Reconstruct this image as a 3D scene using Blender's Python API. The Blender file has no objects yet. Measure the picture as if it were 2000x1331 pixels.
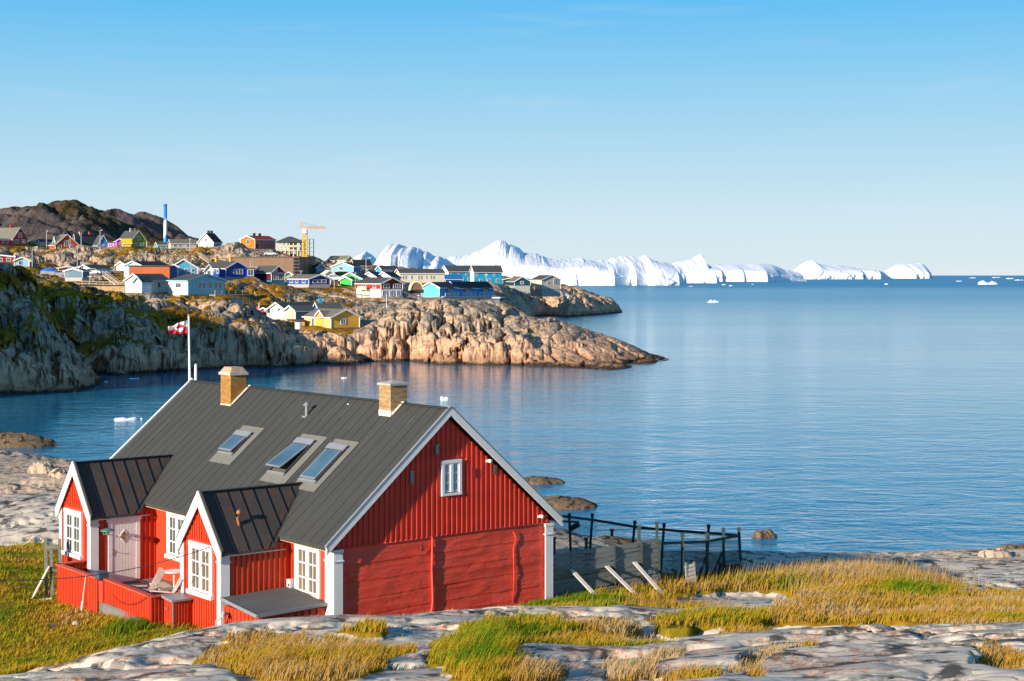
import bpy, bmesh, math, random
import numpy as np
from mathutils import Vector, Matrix
R = math.radians
random.seed(7); rng = np.random.default_rng(11)
S = bpy.context.scene; COL = S.collection
F = 3150.0; HY = 538.0; H = 17.5            # focal length and horizon in photo pixels, eye height above the sea

# ---------------------------------------------------------------- camera, sky, sun
cam = bpy.data.cameras.new("camera"); co = bpy.data.objects.new("camera", cam); COL.objects.link(co)
co.location = (0, 0, H); co.rotation_euler = (R(90), 0, 0)
cam.sensor_width = 36; cam.lens = F/2000*36; cam.shift_y = -(665.5-HY)/2000
cam.clip_start = 0.5; cam.clip_end = 120000
S.camera = co
AZ = math.atan2(-.6726, -.7393); EL = R(16)
SUN = Vector((math.sin(AZ)*math.cos(EL), math.cos(AZ)*math.cos(EL), math.sin(EL)))
w = bpy.data.worlds.new("World"); S.world = w; w.use_nodes = True
nt = w.node_tree; nt.nodes.clear()
out = nt.nodes.new('ShaderNodeOutputWorld'); bg = nt.nodes.new('ShaderNodeBackground')
sky = nt.nodes.new('ShaderNodeTexSky'); sky.sky_type = 'NISHITA'; sky.sun_disc = False
sky.sun_elevation = EL; sky.sun_rotation = AZ; sky.altitude = 0; sky.air_density = 1.0; sky.dust_density = 0.3; sky.ozone_density = 2.0
bg.inputs['Strength'].default_value = 0.15
tc = nt.nodes.new('ShaderNodeTexCoord'); sp = nt.nodes.new('ShaderNodeSeparateXYZ')
nt.links.new(tc.outputs['Generated'], sp.inputs[0])
rp = nt.nodes.new('ShaderNodeValToRGB'); nt.links.new(sp.outputs['Z'], rp.inputs[0])
SKYRAMP = [(0.0,(.76,.86,.92)),(0.012,(.70,.83,.915)),(0.035,(.64,.81,.92)),(0.08,(.45,.715,.90)),(0.13,(.25,.615,.915)),(0.17,(.115,.52,.93)),(0.28,(.035,.35,.82)),(0.5,(.06,.22,.50)),(1.0,(.05,.16,.38))]
el = rp.color_ramp.elements
el[0].position, el[0].color = SKYRAMP[0][0], (*SKYRAMP[0][1],1); el[1].position, el[1].color = SKYRAMP[-1][0], (*SKYRAMP[-1][1],1)
for p, c in SKYRAMP[1:-1]:
    e = el.new(p); e.color = (*c,1)
# thin wisps of cloud
mp = nt.nodes.new('ShaderNodeMapping'); mp.inputs['Scale'].default_value = (6, 6, 60)
nz = nt.nodes.new('ShaderNodeTexNoise'); nz.inputs['Scale'].default_value = 1.6; nz.inputs['Detail'].default_value = 5
nt.links.new(tc.outputs['Generated'], mp.inputs[0]); nt.links.new(mp.outputs[0], nz.inputs[0])
mr = nt.nodes.new('ShaderNodeMapRange'); mr.inputs[1].default_value = .58; mr.inputs[2].default_value = .82; mr.inputs[4].default_value = .16
nt.links.new(nz.outputs[0], mr.inputs[0])
mx = nt.nodes.new('ShaderNodeMixRGB'); mx.inputs[2].default_value = (.8,.86,.92,1)
nt.links.new(mr.outputs[0], mx.inputs[0]); nt.links.new(rp.outputs[0], mx.inputs[1])
# the Nishita sky graded to the photograph's clear arctic blue
sc_ = nt.nodes.new('ShaderNodeMixRGB'); sc_.blend_type = 'MULTIPLY'; sc_.inputs[0].default_value = 1; sc_.inputs[2].default_value = (4.15,4.2,4.2,1)
nt.links.new(mx.outputs[0], sc_.inputs[1])
fin = nt.nodes.new('ShaderNodeMixRGB'); fin.inputs[0].default_value = 0.97
nt.links.new(sky.outputs[0], fin.inputs[1]); nt.links.new(sc_.outputs[0], fin.inputs[2])
nt.links.new(fin.outputs[0], bg.inputs[0]); nt.links.new(bg.outputs[0], out.inputs[0])
sl = bpy.data.lights.new("sun", 'SUN'); sl.energy = 5.0; sl.angle = R(.5); sl.color = (1, .88, .72)
so = bpy.data.objects.new("sun", sl); COL.objects.link(so); so.rotation_euler = SUN.to_track_quat('Z', 'Y').to_euler()
S.view_settings.view_transform = 'Standard'; S.view_settings.look = 'None'; S.view_settings.gamma = 1; S.view_settings.exposure = 0.6
try:
    S.cycles.max_bounces = 6; S.cycles.diffuse_bounces = 3; S.cycles.glossy_bounces = 3
except Exception: pass

# ---------------------------------------------------------------- helpers
def at(px, py, Y): return Vector(((px-1000)/F*Y, Y, H-(py-HY)/F*Y))
def tag(o, label=None, cat=None, group=None, kind=None):
    if label: o['label'] = label
    if cat: o['category'] = cat
    if group: o['group'] = group
    if kind: o['kind'] = kind
    return o
def empty(name, loc, rz=0, label=None, cat=None, group=None):
    o = bpy.data.objects.new(name, None); COL.objects.link(o); o.location = loc; o.rotation_euler = (0, 0, rz); o.empty_display_size = .2
    return tag(o, label, cat, group)
def copy_tree(o, parent=None):
    c = o.copy(); COL.objects.link(c)
    if parent: c.parent = parent
    for ch in list(o.children): copy_tree(ch, c)
    return c
class MB:
    def __init__(s): s.v = []; s.f = []; s.m = []
    def add(s, vs, fs, m=0):
        k = len(s.v); s.v += [tuple(p) for p in vs]; s.f += [tuple(i+k for i in f) for f in fs]; s.m += [m]*len(fs); return s
    def box(s, x0, y0, z0, x1, y1, z1, m=0):
        return s.add([(x0,y0,z0),(x1,y0,z0),(x1,y1,z0),(x0,y1,z0),(x0,y0,z1),(x1,y0,z1),(x1,y1,z1),(x0,y1,z1)],
            [(0,3,2,1),(4,5,6,7),(0,1,5,4),(1,2,6,5),(2,3,7,6),(3,0,4,7)], m)
    def prism(s, poly, d, m=0):                       # poly: 3-D points, d: extrusion vector
        n = len(poly); d = Vector(d); a = [Vector(p) for p in poly]; b = [p+d for p in a]
        return s.add(a+b, [tuple(range(n-1,-1,-1)), tuple(range(n,2*n))]+[(i,(i+1)%n,n+(i+1)%n,n+i) for i in range(n)], m)
    def bar(s, p, q, wd, ht=None, up=(0,0,1), m=0):    # rectangular bar from p to q
        p, q = Vector(p), Vector(q); ht = ht or wd; d = (q-p).normalized(); u = Vector(up)
        if abs(d.dot(u)) > .98: u = Vector((1,0,0))
        r = d.cross(u).normalized()*wd/2; t = r.cross(d).normalized()*ht/2
        return s.add([p-r-t,p+r-t,p+r+t,p-r+t,q-r-t,q+r-t,q+r+t,q-r+t],[(0,3,2,1),(4,5,6,7),(0,1,5,4),(1,2,6,5),(2,3,7,6),(3,0,4,7)], m)
    def tube(s, pts, r, n=8, m=0, cap=True):
        pts = [Vector(p) for p in pts]; rs = r if isinstance(r, (list,tuple)) else [r]*len(pts); vs = []; fs = []
        for i, p in enumerate(pts):
            d = (pts[min(i+1,len(pts)-1)]-pts[max(i-1,0)]).normalized(); u = Vector((0,0,1)) if abs(d.z) < .95 else Vector((1,0,0))
            a = d.cross(u).normalized(); b = d.cross(a)
            vs += [p+(a*math.cos(2*math.pi*k/n)+b*math.sin(2*math.pi*k/n))*rs[i] for k in range(n)]
        for i in range(len(pts)-1):
            fs += [(i*n+k, i*n+(k+1)%n, (i+1)*n+(k+1)%n, (i+1)*n+k) for k in range(n)]
        if cap: fs += [tuple(range(n)), tuple(range(len(vs)-1, len(vs)-n-1, -1))]
        return s.add(vs, fs, m)
    def lathe(s, prof, c=(0,0,0), n=20, m=0):
        vs = []; fs = []
        for r_, z in prof: vs += [(c[0]+r_*math.cos(2*math.pi*k/n), c[1]+r_*math.sin(2*math.pi*k/n), c[2]+z) for k in range(n)]
        for i in range(len(prof)-1): fs += [(i*n+k, i*n+(k+1)%n, (i+1)*n+(k+1)%n, (i+1)*n+k) for k in range(n)]
        return s.add(vs, fs, m)
    def build(s, name, mats, parent=None, smooth=False, bevel=0):
        me = bpy.data.meshes.new(name); me.from_pydata(s.v, [], s.f)
        for m in (mats if isinstance(mats, (list,tuple)) else [mats]): me.materials.append(m)
        me.polygons.foreach_set('material_index', s.m)
        bm = bmesh.new(); bm.from_mesh(me); bmesh.ops.recalc_face_normals(bm, faces=bm.faces)
        if bevel: bmesh.ops.bevel(bm, geom=bm.edges[:], offset=bevel, segments=1, affect='EDGES')
        bm.to_mesh(me); bm.free()
        if smooth: me.polygons.foreach_set('use_smooth', [True]*len(me.polygons))
        o = bpy.data.objects.new(name, me); COL.objects.link(o)
        if parent: o.parent = parent
        return o

# ---------------------------------------------------------------- numpy noise
def _h(i, j, k, s):
    n = (i.astype(np.int64)*374761393 + j.astype(np.int64)*668265263 + k.astype(np.int64)*2147483647 + s*1274126177) & 0xffffffff
    n = ((n ^ (n >> 13))*1274126177) & 0xffffffff
    return ((n ^ (n >> 16)) & 0xffffff)/16777215.0
def vnoise(x, y, z, s=0):
    i, j, k = np.floor(x), np.floor(y), np.floor(z); a, b, c = x-i, y-j, z-k
    a = a*a*a*(a*(a*6-15)+10); b = b*b*b*(b*(b*6-15)+10); c = c*c*c*(c*(c*6-15)+10)
    i, j, k = i.astype(np.int64), j.astype(np.int64), k.astype(np.int64)
    def L(p, q, t): return p+(q-p)*t
    return L(L(L(_h(i,j,k,s),_h(i+1,j,k,s),a), L(_h(i,j+1,k,s),_h(i+1,j+1,k,s),a), b),
             L(L(_h(i,j,k+1,s),_h(i+1,j,k+1,s),a), L(_h(i,j+1,k+1,s),_h(i+1,j+1,k+1,s),a), b), c)*2-1
def fbm(x, y, z, o=4, s=0, g=.5):
    t = np.zeros_like(x); a = 1; f_ = 1; n = 0
    for q in range(o): t += a*vnoise(x*f_+q*17.3, y*f_-q*9.1, z*f_+q*3.7, s+q); n += a; a *= g; f_ *= 2.03
    return t/n
def ridged(x, y, z, o=4, s=0):
    t = np.zeros_like(x); a = 1; f_ = 1; n = 0
    for q in range(o): t += a*(1-2*np.abs(vnoise(x*f_+q*7.3, y*f_, z*f_, s+q))); n += a; a *= .5; f_ *= 2.1
    return t/n
def worley(x, y, z, s=0):                             # F1, F2-F1, cell value
    i0, j0, k0 = np.floor(x).astype(np.int64), np.floor(y).astype(np.int64), np.floor(z).astype(np.int64)
    f1 = np.full(x.shape, 9.0); f2 = np.full(x.shape, 9.0); cv = np.zeros_like(x)
    for a in (-1,0,1):
        for b in (-1,0,1):
            for c in (-1,0,1):
                i, j, k = i0+a, j0+b, k0+c
                d = np.sqrt((i+_h(i,j,k,s)-x)**2+(j+_h(i,j,k,s+5)-y)**2+(k+_h(i,j,k,s+9)-z)**2)
                m = d < f1; f2 = np.where(m, f1, np.minimum(f2, d)); cv = np.where(m, _h(i,j,k,s+13), cv); f1 = np.where(m, d, f1)
    return f1, f2-f1, cv
def sstep(a, b, x):
    t = np.clip((x-a)/(b-a), 0, 1); return t*t*(3-2*t)
class RBF:                                            # smooth surface through scattered points
    def __init__(s, P, Z, c=.03, lam=1e-4):
        s.P = np.array(P, float); s.c = c; n = len(P); Z = np.array(Z, float)
        A = np.zeros((n+3, n+3)); A[:n,:n] = s.k(s.P, s.P)-lam*np.eye(n)
        A[:n,n] = 1; A[:n,n+1:] = s.P; A[n,:n] = 1; A[n+1:,:n] = s.P.T
        s.w = np.linalg.solve(A, np.concatenate([Z, [0,0,0]]))
    def k(s, a, b): return np.sqrt(((a[:,None,:]-b[None,:,:])**2).sum(2)+s.c**2)
    def __call__(s, x, y):
        q = np.stack([x.ravel(), y.ravel()], 1); o = np.empty(len(q)); n = len(s.P)
        for i in range(0, len(q), 20000):
            b = q[i:i+20000]; o[i:i+20000] = s.k(b, s.P)@s.w[:n]+s.w[n]+b@s.w[n+1:]
        return o.reshape(x.shape)
def grid_mesh(name, X, Y, Z, mat, attrs=None, smooth=True):
    n, m = X.shape; me = bpy.data.meshes.new(name); V = np.stack([X, Y, Z], -1).reshape(-1, 3).astype(np.float32)
    ii, jj = np.meshgrid(np.arange(n-1), np.arange(m-1), indexing='ij'); a = (ii*m+jj).ravel()
    Fc = np.stack([a, a+1, a+m+1, a+m], 1).astype(np.int32)
    me.vertices.add(len(V)); me.vertices.foreach_set('co', V.ravel())
    me.loops.add(Fc.size); me.loops.foreach_set('vertex_index', Fc.ravel())
    me.polygons.add(len(Fc)); me.polygons.foreach_set('loop_start', np.arange(0, Fc.size, 4, dtype=np.int32))
    me.polygons.foreach_set('use_smooth', np.full(len(Fc), smooth, dtype=bool))
    me.update(calc_edges=True)
    for k, v in (attrs or {}).items():
        at_ = me.attributes.new(k, 'FLOAT', 'POINT'); at_.data.foreach_set('value', v.ravel().astype(np.float32))
    for q in (mat if isinstance(mat, (list,tuple)) else [mat]): me.materials.append(q)
    o = bpy.data.objects.new(name, me); COL.objects.link(o); return o

# ---------------------------------------------------------------- materials
class NT:
    def __init__(s, name):
        s.mat = bpy.data.materials.new(name); s.mat.use_nodes = True; s.t = s.mat.node_tree; s.b = s.t.nodes['Principled BSDF']; s.co = s.t.nodes.new('ShaderNodeTexCoord')
    def n(s, typ, **k):
        q = s.t.nodes.new('ShaderNode'+typ)
        for a, v in k.items():
            if hasattr(q, a): setattr(q, a, v)
        return q
    def l(s, a, b): s.t.links.new(a, b)
    def map(s, scale=(1,1,1), rot=(0,0,0), src='Object'):
        q = s.n('Mapping'); q.inputs['Scale'].default_value = scale; q.inputs['Rotation'].default_value = rot; s.l(s.co.outputs[src], q.inputs[0]); return q.outputs[0]
    def noise(s, vec, sc, det=4, rough=.55, dist=0):
        q = s.n('TexNoise'); q.inputs['Scale'].default_value = sc; q.inputs['Detail'].default_value = det; q.inputs['Roughness'].default_value = rough; q.inputs['Distortion'].default_value = dist
        s.l(vec, q.inputs['Vector']); return q.outputs[0]
    def vor(s, vec, sc, feat='DISTANCE_TO_EDGE'):
        q = s.n('TexVoronoi'); q.feature = feat; q.inputs['Scale'].default_value = sc; s.l(vec, q.inputs['Vector']); return q.outputs[0]
    def rng(s, v, a, b, c=0, d=1, smooth=False):
        q = s.n('MapRange')
        if smooth: q.interpolation_type = 'SMOOTHSTEP'
        q.inputs[1].default_value = a; q.inputs[2].default_value = b; q.inputs[3].default_value = c; q.inputs[4].default_value = d; s.l(v, q.inputs[0]); return q.outputs[0]
    def mix(s, f, a, b, mode='MIX'):
        q = s.n('MixRGB'); q.blend_type = mode
        for v, i in ((f,0),(a,1),(b,2)):
            if isinstance(v, (int,float)): q.inputs[i].default_value = v if i == 0 else (v,v,v,1)
            elif isinstance(v, tuple): q.inputs[i].default_value = (*v,1)
            else: s.l(v, q.inputs[i])
        return q.outputs[0]
    def math(s, op, a, b=0):
        q = s.n('Math'); q.operation = op
        for v, i in ((a,0),(b,1)):
            if isinstance(v, (int,float)): q.inputs[i].default_value = v
            else: s.l(v, q.inputs[i])
        return q.outputs[0]
    def posy(s):
        g = s.n('NewGeometry'); q = s.n('SeparateXYZ'); s.l(g.outputs['Position'], q.inputs[0]); return q.outputs[1]
    def attr(s, name):
        q = s.n('Attribute'); q.attribute_name = name; return q
    def bump(s, h, st=.3, dist=.02, prev=None):
        q = s.n('Bump'); q.inputs['Strength'].default_value = st; q.inputs['Distance'].default_value = dist; s.l(h, q.inputs['Height'])
        if prev: s.l(prev, q.inputs['Normal'])
        return q.outputs[0]
    def done(s, col=None, rough=.7, nor=None, metal=0, spec=.5):
        if col is not None:
            if isinstance(col, tuple): s.b.inputs['Base Color'].default_value = (*col,1)
            else: s.l(col, s.b.inputs['Base Color'])
        if isinstance(rough, (int,float)): s.b.inputs['Roughness'].default_value = rough
        else: s.l(rough, s.b.inputs['Roughness'])
        s.b.inputs['Metallic'].default_value = metal; s.b.inputs['Specular IOR Level'].default_value = spec
        if nor: s.l(nor, s.b.inputs['Normal'])
        return s.mat
_pm = {}
def paint(name, c, rough=.55, var=.18, sc=3.0, bump=.1, spec=.4, stretch=(1,1,1)):
    if name in _pm: return _pm[name]
    t = NT(name); v = t.map(stretch); a = t.noise(v, sc, 6, .65); b = t.noise(v, sc*9, 4, .7)
    col = t.mix(t.rng(a, .3, .7), tuple(x*(1-var) for x in c), tuple(min(1, x*(1+var*.7)) for x in c))
    col = t.mix(t.rng(b, .62, .8, 0, .45), col, tuple(x*(1-var*1.6) for x in c))
    _pm[name] = t.done(col, rough, t.bump(b, bump, .01), spec=spec); return _pm[name]
# ---------------------------------------------------------------- the town's houses, as measured: corner x, base y, distance, heading, gable end x, long end x, eave y, ridge y
C_ = dict(red=(.52,.028,.02), dred=(.26,.012,.02), orange=(.70,.17,.012), rorange=(.55,.085,.02), white=(.78,.77,.74), cyan=(.26,.60,.68), pale=(.60,.70,.62), lblue=(.20,.45,.80), blue=(.015,.07,.42), sky=(.02,.30,.55), aqua=(.10,.50,.85),
    green=(.03,.46,.06), olive=(.27,.36,.008), yellow=(.85,.62,.01), purple=(.40,.04,.45), pink=(.75,.38,.70), cream=(.76,.66,.40), beige=(.52,.47,.37), brown=(.20,.115,.07), gold=(.75,.42,.06), grey=(.30,.34,.36), dteal=(.01,.06,.09), teal=(.05,.35,.38),
    rgrey=(.075,.08,.078), rolive=(.17,.16,.125), rblack=(.03,.033,.036), rred=(.30,.03,.015), stone=(.42,.40,.36), lgrey=(.50,.55,.58), terra=(.48,.13,.05))
def W4(f, z0, z1, *xs): return [(f, a, b, z0, z1) for a, b in xs]
TOWN = [
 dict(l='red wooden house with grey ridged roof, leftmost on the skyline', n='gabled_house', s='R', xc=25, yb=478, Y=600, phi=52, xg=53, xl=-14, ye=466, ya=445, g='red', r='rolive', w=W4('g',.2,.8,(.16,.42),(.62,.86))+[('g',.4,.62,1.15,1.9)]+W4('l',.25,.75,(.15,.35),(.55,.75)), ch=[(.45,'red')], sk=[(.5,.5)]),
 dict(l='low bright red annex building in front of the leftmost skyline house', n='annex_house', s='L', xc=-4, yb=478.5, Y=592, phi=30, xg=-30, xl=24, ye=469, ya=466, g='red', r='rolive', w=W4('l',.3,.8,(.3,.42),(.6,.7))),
 dict(l='orange-red house with steep gable facing the sea and a white dormer on its roof', n='gabled_house', s='R', xc=108, yb=486, Y=600, phi=35, xg=153, xl=96, ye=478, ya=458, g='rorange', r='rolive', w=[('g',.12,.26,.1,.9),('g',.62,.76,.1,.9),('g',.4,.56,.7,2.0)], ch=[(.4,'brown')], dorm=True),
 dict(l='small white annex house left of the orange-red gabled house', n='annex_house', s='L', xc=78, yb=480, Y=610, phi=40, xg=74, xl=104, ye=472, ya=468, g='white', r='rgrey', w=[('l',.4,.6,.3,.8)]),
 dict(l='long grey-roofed house with two chimneys between the orange-red and blue gables', n='terraced_house', s='L', xc=150, yb=481, Y=612, phi=42, xg=142, xl=188, ye=476, ya=458, g='grey', r='rgrey', ch=[(.25,'stone'),(.8,'rorange')], w=W4('l',.2,.8,(.2,.3),(.6,.7))),
 dict(l='bright blue gabled house on the ridge beside the pink annex', n='gabled_house', s='R', xc=192, yb=483, Y=604, phi=30, xg=211, xl=182, ye=477, ya=460, g=(.02,.22,.55), r='rgrey', w=[('g',.4,.6,.4,.9)]),
 dict(l='low pink annex between blue and green houses on the ridge', n='annex_house', s='R', xc=211, yb=483, Y=600, phi=10, xg=223, xl=None, ye=474.5, ya=None, g='pink', r='rgrey', w=W4('g',.3,.75,(.15,.3),(.5,.65))),
 dict(l='olive green gabled house with round upper window and yellow lean-to', n='gabled_house', s='R', xc=255, yb=483, Y=600, phi=42, xg=286, xl=229, ye=472, ya=451, g='olive', lc='yellow', r='rgrey', w=W4('g',.25,.75,(.2,.42),(.6,.82))+[('g',.42,.58,1.3,1.9)], ch=[(.2,'brown'),(.6,'stone')]),
 dict(l='low yellow lean-to house in front of the olive green gable', n='annex_house', s='L', xc=240, yb=482, Y=592, phi=70, xg=237, xl=256, ye=475, ya=467, g='yellow', r='yellow'),
 dict(l='small purple porch house left of the yellow lean-to', n='annex_house', s='R', xc=227, yb=480, Y=594, phi=20, xg=239, xl=None, ye=471, ya=467, g='purple', r='rgrey', w=[('g',.6,.75,.2,.8)]),
 dict(l='low teal house on stilts beneath the striped blue and white chimney', n='stilt_house', s='L', xc=308, yb=487, Y=604, phi=60, xg=304, xl=336, ye=478, ya=474, g='teal', r='rgrey', w=W4('l',.3,.8,(.2,.35),(.6,.75))),
 dict(l='low beige house on stilts with blue windows right of the striped chimney', n='stilt_house', s='L', xc=334, yb=485.5, Y=602, phi=65, xg=330, xl=384, ye=475, ya=468, g='beige', r='rolive', stilts=True, w=[('l',.1,.22,.3,.8,),('l',.3,.38,.3,.8),('l',.6,.7,.3,.8)]),
 dict(l='pale grey-white house with tall plain gable on the skyline', n='gabled_house', s='L', xc=417, yb=484, Y=600, phi=22, xg=387, xl=433, ye=473, ya=456, g='lgrey', lc=(.03,.25,.6), r='rblack', base=.7, w=[('g',.42,.55,1.3,1.8)], ch=[(.3,'rblack'),(.7,'rblack')]),
 dict(l='orange house with red roof and long dark red wall of windows on the skyline', n='gabled_house', s='L', xc=498, yb=486, Y=600, phi=40, xg=470, xl=538, ye=468, ya=461, g='orange', lc='dred', r='rred', w=[('g',.4,.55,.5,.95)]+W4('l',.55,.9,*[(i/8+.03,i/8+.09) for i in range(8)])+W4('l',.05,.4,*[(i/6+.03,i/6+.11) for i in range(1,6)]), ch=[(.3,'rblack'),(.6,'rblack')]),
 dict(l='long brown flat-topped building with a row of small windows behind the deep blue house', n='apartment_building', s='L', xc=573, yb=546, Y=505, phi=12, xg=448, xl=616, ye=503.5, ya=None, g='brown', r=(.16,.10,.07), w=W4('g',.42,.60,(.26,.30),(.33,.37),(.5,.525),(.56,.58),(.62,.64),(.80,.83),(.88,.92))),
 dict(l='pale blue house with dark roof and balcony between orange building and deep blue house', n='terraced_house', s='R', xc=330, yb=536, Y=440, phi=15, xg=386, xl=None, ye=524, ya=507, g=(.10,.36,.55), r='rgrey', w=W4('g',.35,.85,(.25,.38),(.55,.66),(.8,.9))),
 dict(l='dark blue house with red lower wall at the left edge behind the shaded cliff', n='terraced_house', s='R', xc=-20, yb=512, Y=450, phi=10, xg=28, xl=None, ye=502, ya=500, g='dred', r=(.05,.12,.4), w=W4('g',.2,.7,(.35,.5),(.7,.85))),
 dict(l='small light blue house with dark roof just above the shaded cliff top', n='gabled_house', s='R', xc=28, yb=521, Y=440, phi=15, xg=57, xl=None, ye=509, ya=503, g=(.35,.55,.75), r='rblack', w=[('g',.3,.5,.3,.9)]),
 dict(l='low terracotta shed with pale roof behind the grey boat-shed', n='shed', s='R', xc=114, yb=532, Y=445, phi=20, xg=150, xl=110, ye=524, ya=521, g='terra', r='cream'),
 dict(l='grey-blue gabled shed with light bargeboards beside the tall lamp pole', n='shed', s='L', xc=161, yb=549, Y=405, phi=20, xg=127, xl=165, ye=530, ya=525, g=(.10,.20,.28), lc=(.10,.20,.28), r='rgrey', base=.8),
 dict(l='blue-grey gabled shed with wide dark roof behind the white car', n='shed', s='L', xc=178, yb=538, Y=440, phi=25, xg=150, xl=217, ye=526, ya=518, g=(.3,.5,.7), lc='teal', r='rgrey'),
 dict(l='small white gabled house beside the light blue gable', n='gabled_house', s='L', xc=246, yb=529, Y=440, phi=25, xg=228, xl=252, ye=518, ya=512, g='white', r='rolive'),
 dict(l='light blue gable house half hidden by the long orange building', n='gabled_house', s='L', xc=277, yb=542, Y=425, phi=25, xg=243, xl=330, ye=519, ya=511, g=(.35,.55,.85), r='rblack'),
 dict(l='long orange-brown building with flat wall in the middle of the town', n='warehouse', s='R', xc=252, yb=545, Y=408, phi=4, xg=331, xl=None, ye=521, ya=None, g='terra', r='rgrey'),
 dict(l='small deep blue building at the right end of the orange-brown wall', n='shed', s='R', xc=331, yb=541, Y=412, phi=15, xg=346, xl=None, ye=521, ya=517, g=(.02,.2,.6), r='rgrey'),
 dict(l='white and pale green house with double gable at the left of the cyan house', n='gabled_house', s='L', xc=279, yb=572, Y=372, phi=30, xg=245, xl=331, ye=548, ya=536, g='white', lc='pale', r='rgrey', w=[('l',.55,.65,.4,.8)]),
 dict(l='small white porch house with blue corner trim in front of the pale green wall', n='annex_house', s='L', xc=277, yb=572, Y=366, phi=30, xg=263, xl=296, ye=550, ya=541, g='white', lc=(.45,.65,.8), r='rgrey', tr='cyan'),
 dict(l='pale cyan house with white side wall standing on a stilted deck', n='gabled_house', s='R', xc=367, yb=576, Y=368, phi=47, xg=439, xl=329, ye=548, ya=536.5, g='cyan', lc='white', r='rgrey', tr='cyan', w=W4('g',.45,.85,(.28,.36),(.38,.46),(.56,.63),(.72,.78),(.83,.9))+[('l',.35,.6,.5,.8)]),
 dict(l='deep blue house with white window frames and two yellow chimneys', n='gabled_house', s='R', xc=441, yb=551, Y=425, phi=40, xg=484, xl=397, ye=524, ya=511, g='blue', r='rgrey', base=1.3, w=[('g',.36,.76,.35,.85)]+[('l',.3,.4,.45,.8),('l',.55,.68,.45,.8)], ch=[(.25,'gold'),(.95,'gold')]),
 dict(l='small white gabled porch at the left end of the deep blue house', n='annex_house', s='R', xc=400, yb=540, Y=417, phi=12, xg=413, xl=None, ye=527, ya=517, g='white', r='rgrey', w=[('g',.35,.65,.1,.8)]),
 dict(l='blue bay with large white window at the right of the deep blue house', n='annex_house', s='R', xc=482, yb=541, Y=428, phi=15, xg=495, xl=None, ye=526, ya=None, g='blue', r='rgrey', w=[('g',.15,.85,.2,.9)]),
 dict(l='dark red and teal house with sloping dark roof in the town middle', n='gabled_house', s='R', xc=530, yb=561, Y=430, phi=42, xg=556, xl=494, ye=532, ya=520, g='dred', lc=(.10,.01,.03), r='rgrey', base=1.75, bc=(.02,.22,.30), w=[('g',.15,.4,.1,1.2),('g',.55,.85,.1,.9)]),
 dict(l='long low bright blue house with olive roof and a row of windows', n='gabled_house', s='R', xc=603, yb=561, Y=425, phi=38, xg=645, xl=562, ye=545, ya=537, g='blue', r='rolive', base=.7, w=[('g',.2,.8,.3,.8)]+W4('l',.3,.85,(.15,.3),(.5,.62),(.75,.88))),
 dict(l='big cream building with pale roof at the right of the construction crane', n='warehouse', s='R', xc=676, yb=520, Y=600, phi=30, xg=690, xl=640, ye=507, ya=500, g=(.62,.56,.32), lc='cream', r='rolive'),
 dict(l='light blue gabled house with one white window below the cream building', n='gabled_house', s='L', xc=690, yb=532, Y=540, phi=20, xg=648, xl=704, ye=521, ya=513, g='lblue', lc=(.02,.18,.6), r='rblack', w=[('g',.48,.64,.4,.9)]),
 dict(l='black tarred house on the ridge in front of the small far iceberg', n='gabled_house', s='L', xc=692, yb=522, Y=570, phi=55, xg=686, xl=724, ye=517, ya=508, g='rblack', r='rblack'),
 dict(l='bright green gabled house with small green porch', n='gabled_house', s='L', xc=707, yb=559, Y=440, phi=20, xg=661, xl=726, ye=545, ya=533, g='green', r='rgrey', w=[]),
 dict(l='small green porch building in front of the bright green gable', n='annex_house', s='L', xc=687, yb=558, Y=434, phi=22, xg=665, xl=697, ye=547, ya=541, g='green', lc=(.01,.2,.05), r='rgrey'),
 dict(l='terrace house with dark roof and white bargeboard directly right of the green gable', n='terraced_house', s='L', xc=736, yb=556, Y=455, phi=20, xg=706, xl=752, ye=542, ya=532, g='white', r='rblack'),
 dict(l='terrace house with dark roof and white bargeboard behind the red and white house', n='terraced_house', s='L', xc=764, yb=556, Y=458, phi=20, xg=734, xl=782, ye=542, ya=532, g='white', lc=(.03,.2,.45), r='rblack'),
 dict(l='teal and white block with grey roof in front of the left iceberg', n='apartment_building', s='L', xc=745, yb=536, Y=560, phi=40, xg=735, xl=776, ye=526, ya=520, g=(.03,.35,.6), lc='white', r='rgrey', w=W4('l',.2,.8,(.1,.18),(.7,.78))),
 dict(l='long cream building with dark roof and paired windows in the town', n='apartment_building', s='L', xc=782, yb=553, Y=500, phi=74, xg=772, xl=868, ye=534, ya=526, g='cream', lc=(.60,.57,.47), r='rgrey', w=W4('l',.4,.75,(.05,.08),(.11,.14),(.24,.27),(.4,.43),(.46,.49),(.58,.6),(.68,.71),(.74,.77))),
 dict(l='red house on a white ground floor with white window frames', n='gabled_house', s='R', xc=744, yb=581, Y=408, phi=40, xg=786, xl=696, ye=554, ya=543, g='dred', lc='red', r='rgrey', base=2.1, bc=(.75,.75,.75), w=W4('g',.2,.85,(.12,.38),(.58,.88))+W4('l',.2,.8,(.2,.3),(.62,.75))+W4('g',-.85,-.25,(.08,.22),(.42,.56),(.74,.88)), deck=True),
 dict(l='turquoise two-storey apartment block with grey roof, left of the pair by the ice', n='apartment_building', s='L', xc=876, yb=552, Y=560, phi=60, xg=862, xl=924, ye=530, ya=519.5, g='white', lc=(.02,.44,.64), r='rgrey', w=W4('l',.62,.82,(.08,.14),(.4,.46),(.7,.76))+W4('l',.15,.4,(.2,.3),(.5,.6),(.8,.9))),
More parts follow.
